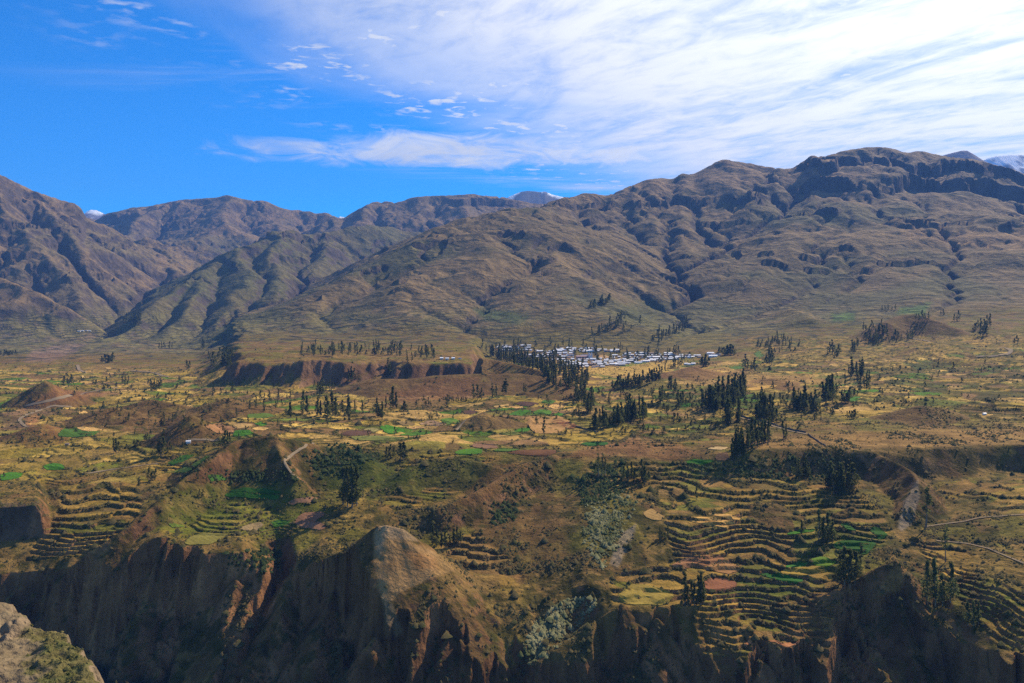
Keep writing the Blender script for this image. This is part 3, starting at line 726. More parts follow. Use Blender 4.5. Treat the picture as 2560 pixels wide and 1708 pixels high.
# mountains
mt = sst(GY, 2350, 2700)
elev = H
mc = np.zeros_like(C)
mc[:] = col(.150, .110, .062)
def mblend(mask, c):
    global mc
    m = np.clip(mask, 0, 1)[..., None]
    mc = mc * (1 - m) + c * m
mblend(sst(n_big, -0.3, 0.5) * 0.75, col(.185, .130, .070))
mblend(sst(fbm(GX / 500, GY / 500, 12, 4), 0.0, 0.45) * 0.8, col(.095, .093, .045))
mblend(sst(elev, 350, 800) * 0.7, col(.185, .128, .088))
mblend(sst(drain, 2.2, 5.0) * 0.6 * sst(elev, 700, 300), col(.070, .080, .034))
mblend(sst(fbm(GX / 120, GY / 120, 14, 4), 0.2, 0.6) * 0.5, col(.08, .075, .04))
mblend(np.isin(OWNER, (OWN['A'],)) * 0.35, col(.19, .132, .10))
mblend(np.isin(OWNER, (OWN['C'],)) * 0.6, col(.078, .082, .036))  # dark green slopes, with the cloud shadow over them painted into the colour
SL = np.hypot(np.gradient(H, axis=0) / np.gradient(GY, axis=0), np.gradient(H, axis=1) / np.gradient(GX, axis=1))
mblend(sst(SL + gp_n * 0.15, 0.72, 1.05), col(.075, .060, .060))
lowf = sst(elev, 20, -70) * sst(n_mid, -0.5, 0.2)
mblend(lowf * 0.7, col(.15, .135, .05))
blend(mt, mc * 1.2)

# hills on the valley floor
for nm, c_ in (('m1', BROWN), ('m2', BROWN * 0.95), ('m3', BROWN * 0.95), ('h1', BROWN * 1.15), ('h2', BROWN * 1.05), ('h3', col(.19, .13, .07)), ('h4', BROWN * 1.05), ('p', BROWN), ('knoll', BROWN * 1.05), ('h5', BROWN * 1.1), ('h6', RED), ('h7', OLIVE), ('h8', BROWN), ('canyon', BROWN * 0.9), ('h10', BROWN * .9), ('h11', BROWN), ('h12', RED * .9), ('h13', BROWN), ('h14', RED), ('h15', SHRUB * 1.6), ('h16', SHRUB * 1.8), ('h17', BROWN)):
    blend((OWNER == OWN[nm]) * (0.85 - 0.3 * sst(n_fine, 0.1, 0.6)) * (1 - TMASK), c_)
# canyon: bare tuff where it is steep, scrub where it is not
can = sst(GY, 900, 840)
blend(can * (1 - TMASK) * sst(fbm(GX / 12, GY / 12, 11, 3), 0.05, 0.5) * 0.75, SHRUB * 1.3)
blend(can * sst(SL + n_fine * 0.2, 0.75, 1.25), col(.19, .108, .066) * (1 + 0.45 * n_mid + .25 * n_fine)[..., None])
blend(sst(GY, 1400, 1500) * sst(GY, 2000, 1800) * sst(SL, .5, .9), col(.20, .125, .085) * (1 + 0.3 * n_mid)[..., None])
blend(can * sst(fbm(GX / 7, GY / 7, 3, 4) + 0.4 * n_mid, .15, .5) * sst(SL, 2.6, 1.2) * (1 - TMASK) * .7, SHRUB * 1.2)
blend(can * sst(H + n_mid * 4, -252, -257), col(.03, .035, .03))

# named patches of ground, outlined in the view: (outline, colour, distances, softness, strength)
COVER = [
    ([(890, 1010), (1000, 1003), (1120, 1000), (1230, 985), (1180, 960), (1060, 965), (960, 985)], RED, 1100, 1420, 8, .7),
    ([(1060, 945), (1200, 940), (1190, 965), (1060, 962)], RED * .9, 1100, 1450, 6, .6),
    ([(140, 960), (185, 972), (240, 985), (300, 970), (260, 990), (100, 1015), (10, 1040), (90, 1005)], RED * 1.05, 1150, 1500, 6, .8),
    ([(0, 1035), (90, 1015), (140, 1030), (80, 1060), (0, 1080)], col(.14, .095, .07), 1000, 1300, 6, .7),
    ([(60, 1045), (105, 1035), (95, 1062), (70, 1068)], RED * 1.1, 1000, 1250, 5, .8),
    ([(80, 878), (150, 860), (215, 860), (190, 880), (120, 905), (60, 905)], col(.25, .17, .135), 2100, 3600, 5, .95),
    ([(400, 1140), (510, 1150), (380, 1160), (180, 1215), (160, 1205), (300, 1170)], BROWN, 760, 950, 6, .7),
    ([(1480, 1115), (1580, 1100), (1700, 1112), (1760, 1140), (1690, 1152), (1560, 1140), (1400, 1145)], RED * .95, 800, 960, 6, .75),
    ([(2000, 1100), (2200, 1075), (2560, 1070), (2600, 1110), (2300, 1120), (1900, 1125), (1860, 1110)], col(.30, .19, .085), 820, 1060, 8, .85),
    ([(1620, 908), (1560, 918), (1460, 915), (1420, 920), (1480, 935), (1570, 945), (1680, 925), (1720, 905), (1660, 900)], col(.42, .29, .11), 1600, 2200, 4, .9),
    ([(1680, 930), (1800, 915), (1900, 930), (2000, 945), (1900, 965), (1760, 965), (1690, 950)], col(.30, .19, .09), 1300, 1800, 6, .6),
    ([(1900, 940), (2020, 935), (2120, 950), (2000, 965), (1880, 962)], col(.28, .18, .085), 1200, 1700, 5, .6),
    ([(1000, 1328), (1035, 1360), (1085, 1380), (1140, 1425), (1070, 1450), (1000, 1480), (960, 1520), (935, 1400), (930, 1330), (960, 1312)], col(.36, .24, .14), 560, 625, 5, .97),
    ([(935, 1322), (965, 1310), (1008, 1320), (1045, 1352), (1000, 1352), (965, 1346), (950, 1395), (940, 1380)], col(.40, .30, .22), 540, 622, 5, .85),
    ([(955, 1490), (975, 1500), (1005, 1580), (985, 1590), (960, 1550)], col(.34, .27, .20), 540, 600, 5, .6),
    ([(430, 1215), (740, 1200), (830, 1290), (700, 1345), (440, 1345), (380, 1310)], col(.11, .15, .03), 630, 830, 18, .5),
    ([(790, 1140), (960, 1125), (1060, 1180), (930, 1260), (820, 1260)], col(.08, .11, .025), 640, 900, 18, .5),
    ([(1980, 1330), (2130, 1320), (2220, 1340), (2130, 1420), (2000, 1440)], col(.07, .12, .025), 600, 740, 12, .55),
    ([(0, 1100), (300, 1090), (420, 1130), (250, 1180), (0, 1230)], col(.27, .21, .06), 720, 1000, 20, .45),
    ([(1540, 1500), (1740, 1500), (1900, 1560), (1850, 1620), (1760, 1620)], col(.24, .16, .06), 540, 620, 10, .35),
    ([(1000, 1370), (1090, 1395), (1110, 1430), (1040, 1420)], col(.30, .17, .09), 560, 625, 6, .7),
    ([(1100, 1370), (1200, 1340), (1250, 1400), (1230, 1480), (1130, 1500), (1090, 1440)], col(.23, .155, .075), 560, 700, 12, .6),
    ([(1270, 1300), (1400, 1290), (1430, 1400), (1300, 1450), (1180, 1400), (1200, 1330)], col(.19, .12, .06), 600, 740, 14, .6),
    ([(1240, 1160), (1330, 1150), (1300, 1215), (1190, 1260), (1120, 1270)], col(.21, .12, .06), 690, 830, 8, .6),
    ([(1525, 1410), (1555, 1330), (1590, 1310), (1580, 1350), (1545, 1420)], PALE * .8, 620, 720, 4, .8),
    ([(2245, 1320), (2262, 1250), (2295, 1200), (2300, 1240), (2280, 1310), (2255, 1328)], PALE * .75, 660, 790, 4, .85),
    ([(870, 1255), (925, 1225), (890, 1290), (860, 1300)], col(.36, .26, .10), 650, 800, 6, .7),
    ([(0, 1255), (100, 1255), (105, 1345), (0, 1350)], col(.16, .115, .095), 640, 705, 5, .8),
    ([(1180, 770), (1240, 775), (1330, 790), (1290, 810), (1210, 800)], col(.05, .10, .035), 2400, 3200, 8, .7),
    ([(1560, 760), (1640, 745), (1700, 760), (1620, 800), (1560, 800)], col(.085, .10, .04), 2400, 3600, 14, .6),
    ([(2250, 770), (2330, 755), (2310, 790), (2240, 785)], col(.06, .16, .03), 2200, 3200, 6, .7),
    ([(2080, 785), (2140, 780), (2135, 802), (2080, 805)], col(.06, .15, .03), 2300, 3200, 5, .7),
    ([(1170, 850), (1400, 830), (1800, 830), (1850, 870), (1600, 880), (1300, 870), (1170, 868)], col(.19, .165, .06), 2200, 2900, 10, .7),
    ([(2250, 560), (2560, 575), (2600, 640), (2400, 625), (2270, 610)], col(.26, .165, .09), 3500, 4800, 18, .6),
    ([(1130, 690), (1250, 660), (1370, 665), (1250, 720), (1120, 740)], col(.21, .145, .08), 2800, 3800, 14, .6),
    ([(1520, 1650), (1340, 1660), (1450, 1560), (1530, 1510), (1545, 1530)], col(.20, .15, .065), 540, 590, 6, .6),
    ([(2190, 1490), (2240, 1400), (2270, 1420), (2250, 1480), (2150, 1495), (2110, 1475)], col(.30, .19, .09), 570, 625, 5, .8),
]
PYV = HY - F * H / GY
for poly, c_, y0, y1, soft, stg in COVER:
    r0, r1 = np.searchsorted(gy, y0), np.searchsorted(gy, y1)
    sl = (slice(r0, r1), slice(None))
    wob = n_fine[sl] * soft * 0.7 + n_mid[sl] * soft * 0.5
    m = poly_mask(GPX[sl] + wob, PYV[sl] + wob * 0.7, poly, float(soft)) * stg * (1 - 0.25 * sst(n_fine[sl], 0.2, 0.7))
    C[sl] = C[sl] * (1 - m[..., None]) + np.asarray(c_, np.float32) * m[..., None]
lum = C @ col(.3, .55, .15)
C = lum[..., None] + (C - lum[..., None]) * np.where(GY < 2600, 1.12, 1.0)[..., None]
C *= np.where(GY[..., None] < 2600, col(.84, .77, .58) * (1 + .34 * np.clip(farm * big_zone + TMASK * .5, 0, 1))[..., None], col(.86, .82, .64))
C = np.clip(C * (1 + 0.22 * n_fine)[..., None] * np.where(GY < 2600, .92, 1.0)[..., None], 0.004, 0.9)
STRIPE = mt * sst(SL, 0.55, 0.3) * sst(elev, 330, 150) * sst(fbm(GX / 350, GY / 350, 10, 3), -0.35, 0.15)
STRIPE = np.maximum(STRIPE, sst(GY, 2150, 2350) * sst(elev, 20, -60)).astype(np.float32)
print('covers', round(time.time() - T0, 1))


def ground_at(px, py, ymin=0.0):
    """First ground point seen at a place in the view: returns (x, y, z)."""
    ic = float(np.interp(px, gx, np.arange(len(gx))))
    i = min(int(ic), len(gx) - 2); f = ic - i
    hcol = H[:, i] * (1 - f) + H[:, i + 1] * f
    row = HY - F * hcol / gy
    ok = (row <= py) & (gy >= max(ymin, 440))
    j = int(np.argmax(ok)) if ok.any() else len(gy) - 1
    if j > 0 and ok.any() and row[j - 1] > py and gy[j - 1] >= ymin:
        t = (row[j - 1] - py) / (row[j - 1] - row[j] + 1e-9)
        y = gy[j - 1] + t * (gy[j] - gy[j - 1])
    else:
        y = gy[j]
    return (px - CX) / F * y, y, height(np.array([(px - CX) / F * y]), np.array([y]))[0]


def height(x, y):
    px = CX + F * np.asarray(x) / np.asarray(y)
    ic = np.clip(np.interp(px, gx, np.arange(len(gx))), 0, len(gx) - 1.001)
    jc = np.clip(np.interp(y, gy, np.arange(len(gy))), 0, len(gy) - 1.001)
    i = ic.astype(int); j = jc.astype(int); fi = ic - i; fj = jc - j
    return (H[j, i] * (1 - fi) + H[j, i + 1] * fi) * (1 - fj) + (H[j + 1, i] * (1 - fi) + H[j + 1, i + 1] * fi) * fj


# ------------------------------------------------------------------ materials
def material(name):
    m = bpy.data.materials.new(name)
    m.use_nodes = True
    m.node_tree.nodes.clear()
    return m, Nodes(m.node_tree)


def finish(n, color, rough=0.9, bump=None, spec=0.2, metal=0.0, sub=None):
    b = n.new('ShaderNodeBsdfPrincipled')
    n.put(b.inputs['Base Color'], (*color, 1.0) if isinstance(color, tuple) and len(color) == 3 else color)
    n.put(b.inputs['Roughness'], rough)
    b.inputs['Specular IOR Level'].default_value = spec
    b.inputs['Metallic'].default_value = metal
    if bump is not None:
        n.l.new(bump, b.inputs['Normal'])
    o = n.new('ShaderNodeOutputMaterial')
    n.l.new(b.outputs[0], o.inputs['Surface'])
    return b


def bump_of(n, h, dist, strength=1.0, prev=None):
    b = n.new('ShaderNodeBump')
    b.inputs['Strength'].default_value = strength
    b.inputs['Distance'].default_value = dist
    n.l.new(h, b.inputs['Height'])
    if prev is not None:
        n.l.new(prev, b.inputs['Normal'])
    return b.outputs[0]


M_GROUND, n = material('ground')
att = n.new('ShaderNodeAttribute', attribute_name='cover')
stp = n.new('ShaderNodeAttribute', attribute_name='stripe')
geo = n.new('ShaderNodeNewGeometry')
pos = geo.outputs['Position']
sp = n.new('ShaderNodeSeparateXYZ')
n.l.new(pos, sp.inputs[0])
n1 = n.noise(pos, 0.45, 6.0, 0.65)
n2 = n.noise(pos, 0.035, 8.0, 0.62, 0.4)
tone = n.math('ADD', n.math('MULTIPLY', n.math('SUBTRACT', n1, 0.5), 1.1), n.math('ADD', 1.0, n.math('MULTIPLY', n.math('SUBTRACT', n2, 0.5), 1.3)))
tone = n.math('MAXIMUM', tone, 0.25)
base = n.new('ShaderNodeVectorMath', operation='SCALE')
n.l.new(att.outputs['Color'], base.inputs[0])
n.l.new(tone, base.inputs['Scale'])
# old terraces on the far slopes
zph = n.math('ADD', n.math('MULTIPLY', sp.outputs[2], 1.0 / 10.0), n.math('MULTIPLY', n.noise(pos, 0.008, 3.0), 5.0))
tri = n.math('FRACT', zph)
line = n.math('MULTIPLY', n.math('MULTIPLY', n.step(tri, 0.55, 0.75), n.step(tri, 1.0, 0.9)), stp.outputs['Fac'])
line = n.math('MULTIPLY', line, n.step(n.noise(pos, 0.012, 3.0), 0.34, 0.5))
colr = n.mix(n.math('MULTIPLY', line, 0.9), base.outputs[0], (0.045, 0.045, 0.022))
mtn_a = n.new('ShaderNodeAttribute', attribute_name='upland')
rmf = n.new('ShaderNodeTexNoise', noise_type='RIDGED_MULTIFRACTAL')
n.l.new(pos, rmf.inputs['Vector'])
for k_, v_ in (('Scale', 0.0075), ('Detail', 8.0), ('Roughness', 0.6), ('Lacunarity', 2.1), ('Offset', 0.9), ('Gain', 1.6), ('Distortion', 0.3)):
    rmf.inputs[k_].default_value = v_
bh = bump_of(n, n.math('MULTIPLY', rmf.outputs['Fac'], mtn_a.outputs['Fac']), 9.0, 0.75)
bh = bump_of(n, n.noise(pos, 0.02, 9.0, 0.58, 0.3), 14.0, 0.8, bh)
bh = bump_of(n, n.noise(pos, 0.30, 5.0, 0.65), 1.6, 0.9, bh)
finish(n, colr, 0.95, bh, 0.05)

# ------------------------------------------------------------------ ground meshes
nr, nc = H.shape
VX = np.stack([GX, GY, H], -1).reshape(-1, 3).astype(np.float32)
gid = np.arange(nr * nc).reshape(nr, nc)
quads = np.stack([gid[:-1, :-1], gid[:-1, 1:], gid[1:, 1:], gid[1:, :-1]], -1).reshape(-1, 4)
# vertex normals of the whole sheet
e1 = np.gradient(np.stack([GX, GY, H], -1), axis=1); e2 = np.gradient(np.stack([GX, GY, H], -1), axis=0)
VN = np.cross(e1, e2).reshape(-1, 3)
VN /= np.linalg.norm(VN, axis=1, keepdims=True) + 1e-9
fo = OWNER[:-1, :-1].copy()
fo[fo == OWN['canyon']] = 0
fo = fo.ravel()


def sheet(name, qs, kind='structure'):
    used, inv = np.unique(qs, return_inverse=True)
    me = bpy.data.meshes.new(name)
    nv, nf = len(used), len(qs)
    me.vertices.add(nv)
    me.vertices.foreach_set('co', VX[used].ravel())
    me.loops.add(nf * 4)
    me.loops.foreach_set('vertex_index', inv.reshape(-1).astype(np.int32))
    me.polygons.add(nf)
    me.polygons.foreach_set('loop_start', np.arange(nf, dtype=np.int32) * 4)
    me.update(calc_edges=True)
    me.polygons.foreach_set('use_smooth', np.ones(nf, bool))
    a = me.attributes.new('cover', 'FLOAT_COLOR', 'POINT')
    cc = np.ones((nv, 4), np.float32)
    cc[:, :3] = C.reshape(-1, 3)[used]
    a.data.foreach_set('color', cc.ravel())
    a = me.attributes.new('stripe', 'FLOAT', 'POINT')
    a.data.foreach_set('value', STRIPE.ravel()[used])
    a = me.attributes.new('upland', 'FLOAT', 'POINT')
    a.data.foreach_set('value', mt.ravel()[used].astype(np.float32))
    me.normals_split_custom_set_from_vertices(VN[used].tolist())
    me.materials.append(M_GROUND)
    o = bpy.data.objects.new(name, me)
    o['kind'] = kind
    COL.objects.link(o)
    return o


sheet('terrain', quads[fo == 0])
for nm in ('A', 'B', 'C', 'D', 'E', 'G'):
    sheet('mountain', quads[fo == OWN[nm]])
for nm in ('m1', 'm2', 'm3', 'h1', 'h2', 'h3', 'h4', 'p', 'knoll', 'h5', 'h6', 'h7', 'h8', 'h9', 'h10', 'h11', 'h12', 'h13', 'h14', 'h15', 'h16', 'h17'):
    q = quads[fo == OWN[nm]]
    if len(q):
        sheet('hill', q)
print('sheets', round(time.time() - T0, 1))
#OBJ_BEGIN
# ------------------------------------------------------------------ snow peaks far behind
def mesh_obj(name, verts, faces, mat, parent=None, smooth=False, kind=None, link=True):
    me = bpy.data.meshes.new(name)
    me.from_pydata([tuple(v) for v in verts], [], [tuple(f) for f in faces])
    if mat is not None:
        for m_ in (mat if isinstance(mat, (list, tuple)) else [mat]):
            me.materials.append(m_)
    if smooth:
        me.polygons.foreach_set('use_smooth', np.ones(len(me.polygons), bool))
    o = bpy.data.objects.new(name, me)
    if link:
        COL.objects.link(o)
    if parent is not None:
        o.parent = parent
    if kind:
        o['kind'] = kind
    return o


def set_cover(me, colors, stripe=0.0):
    nv = len(me.vertices)
    a = me.attributes.new('cover', 'FLOAT_COLOR', 'POINT')
    cc = np.ones((nv, 4), np.float32); cc[:, :3] = colors
    a.data.foreach_set('color', cc.ravel())
    a = me.attributes.new('stripe', 'FLOAT', 'POINT')
    a.data.foreach_set('value', np.full(nv, stripe, np.float32))


def far_peak(name, crest, y, slope, snow, seed, rock=(.13, .10, .10)):
    na, nb = 90, 46
    t = np.linspace(0, 1, na)
    pxs = np.interp(t, np.linspace(0, 1, len(crest)), [c[0] for c in crest])
    pys = np.interp(t, np.linspace(0, 1, len(crest)), [c[1] for c in crest])
    back = np.linspace(-1, 1, nb)
    D_ = np.sign(back) * np.abs(back) ** 1.5 * 3200
    TT, DD = np.meshgrid(pxs, D_)
    zc = np.meshgrid((HY - pys) / F * y, D_)[0]
    X = (TT - CX) / F * y
    Y = y + DD
    ad = np.abs(DD)
    Hh = zc - slope * ad * (1 + 0.25 * fbm(X / 900, Y / 900, seed, 3)) - np.clip(ad / 500, 0, 1) * (ridged(X / 500, Y / 900, seed, 4) * 150 - 60)
    f = [(r * na + c, r * na + c + 1, (r + 1) * na + c + 1, (r + 1) * na + c) for r in range(nb - 1) for c in range(na - 1)]
    o = mesh_obj(name, np.stack([X, Y, Hh], -1).reshape(-1, 3), f, M_GROUND, None, True, 'structure')
    sn = np.zeros(X.shape)
    for (a, b, depth) in snow:
        sn = np.maximum(sn, sst(TT, a, a + 6) * sst(TT, b, b - 6) * sst(zc - Hh + fbm(X / 160, Y / 160, seed + 2, 3) * depth * 0.8, depth, depth * 0.4))
    cc = np.array(rock)[None, None] * (1 - sn[..., None]) + np.array((.86, .88, .92)) * sn[..., None]
    set_cover(o.data, cc.reshape(-1, 3))
    return o


far_peak('snow_peak', [(160, 575), (205, 545), (218, 528), (228, 524), (240, 525), (252, 530), (264, 536), (285, 552), (330, 580)], 15000, 0.5, [(214, 262, 130)], 3)
far_peak('snow_peak', [(800, 575), (838, 549), (850, 541), (862, 543), (880, 550), (930, 575)], 15500, 0.45, [(838, 890, 140)], 5)
far_peak('snow_peak', [(1220, 520), (1250, 503), (1274, 491), (1290, 484), (1304, 479), (1320, 477), (1337, 478), (1350, 480), (1362, 478), (1381, 486), (1406, 492), (1440, 502), (1500, 525)], 13500, 0.5, [(1268, 1304, 60), (1350, 1412, 110)], 7, (.11, .10, .11))
far_peak('mountain', [(2300, 420), (2340, 393), (2370, 384), (2403, 376), (2417, 376), (2435, 386), (2455, 399), (2520, 430)], 10500, 0.5, [], 9)
far_peak('snow_peak', [(2400, 430), (2450, 404), (2470, 395), (2490, 390), (2527, 387), (2580, 386), (2680, 392), (2800, 420)], 14500, 0.5, [(2450, 2700, 330)], 11, (.12, .11, .12))

# ------------------------------------------------------------------ rock outcrop on the near side of the canyon
M_ROCK = M_GROUND
ox = np.linspace(-165, -78, 260); oy = np.linspace(120, 232, 300)
OX, OY = np.meshgrid(ox, oy)
out_px = [(-600, 1522), (-60, 1515), (4, 1524), (24, 1540), (42, 1574), (90, 1577), (136, 1580), (170, 1603), (198, 1628), (206, 1661), (225, 1690), (262, 1740), (420, 1990), (-600, 1990)]
top_z = -78.0
out_xy = [((a - CX) / F * (top_z * F / (HY - b)), top_z * F / (HY - b)) for a, b in out_px]
wob = fbm(OX / 5, OY / 5, 4, 4) * 1.4
inside = poly_mask(OX + wob, OY + wob, out_xy, 0)
dist = np.full(OX.shape, 1e9)
for i_ in range(len(out_xy)):
    (xa, ya), (xb, yb) = out_xy[i_], out_xy[(i_ + 1) % len(out_xy)]
    t_ = np.clip(((OX + wob - xa) * (xb - xa) + (OY + wob - ya) * (yb - ya)) / ((xb - xa) ** 2 + (yb - ya) ** 2), 0, 1)
    dist = np.minimum(dist, np.hypot(OX + wob - xa - t_ * (xb - xa), OY + wob - ya - t_ * (yb - ya)))
sd = np.where(inside > 0, dist, -dist)
OZ = top_z + fbm(OX / 8, OY / 8, 5, 4) * 1.3 + fbm(OX / 2.2, OY / 2.2, 8, 3) * 0.45 + np.where(sd > 0, np.minimum(sd, 3) * 0.25, sd * 2.4)
bo = np.hypot((OX + 124) / 9, (OY - 206) / 12)
OZ += sst(bo + 0.2 * fbm(OX / 2, OY / 2, 3, 3), 1.0, 0.5) * 3.2
no, mo = OX.shape
f_ = [(r * mo + c, r * mo + c + 1, (r + 1) * mo + c + 1, (r + 1) * mo + c) for r in range(no - 1) for c in range(mo - 1)]
oc = mesh_obj('rock_outcrop', np.stack([OX, OY, OZ], -1).reshape(-1, 3), f_, M_ROCK, None, True, 'structure')
gsl = np.hypot(*np.gradient(OZ, oy[1] - oy[0], ox[1] - ox[0]))
cc = np.ones(OX.shape + (3,)) * col(.13, .11, .04)
gm = sst(fbm(OX / 4, OY / 4, 9, 4), -0.1, 0.3)[..., None]
cc = cc * (1 - gm) + gm * col(.10, .10, .035)
rm = np.clip(sst(gsl, 0.7, 1.3) + sst(OX + .62 * OY - 6 + fbm(OX / 3, OY / 3, 2, 3) * 4, 8, 2) * 0.8, 0, 1)[..., None]
cc = cc * (1 - rm) + rm * col(.20, .145, .09)
set_cover(oc.data, cc.reshape(-1, 3))

# ------------------------------------------------------------------ fields, roads and paths laid on the ground
def crop(x0, y0, s):
    return lambda pts: [(x0 + a / s, y0 + b / s) for a, b in pts]


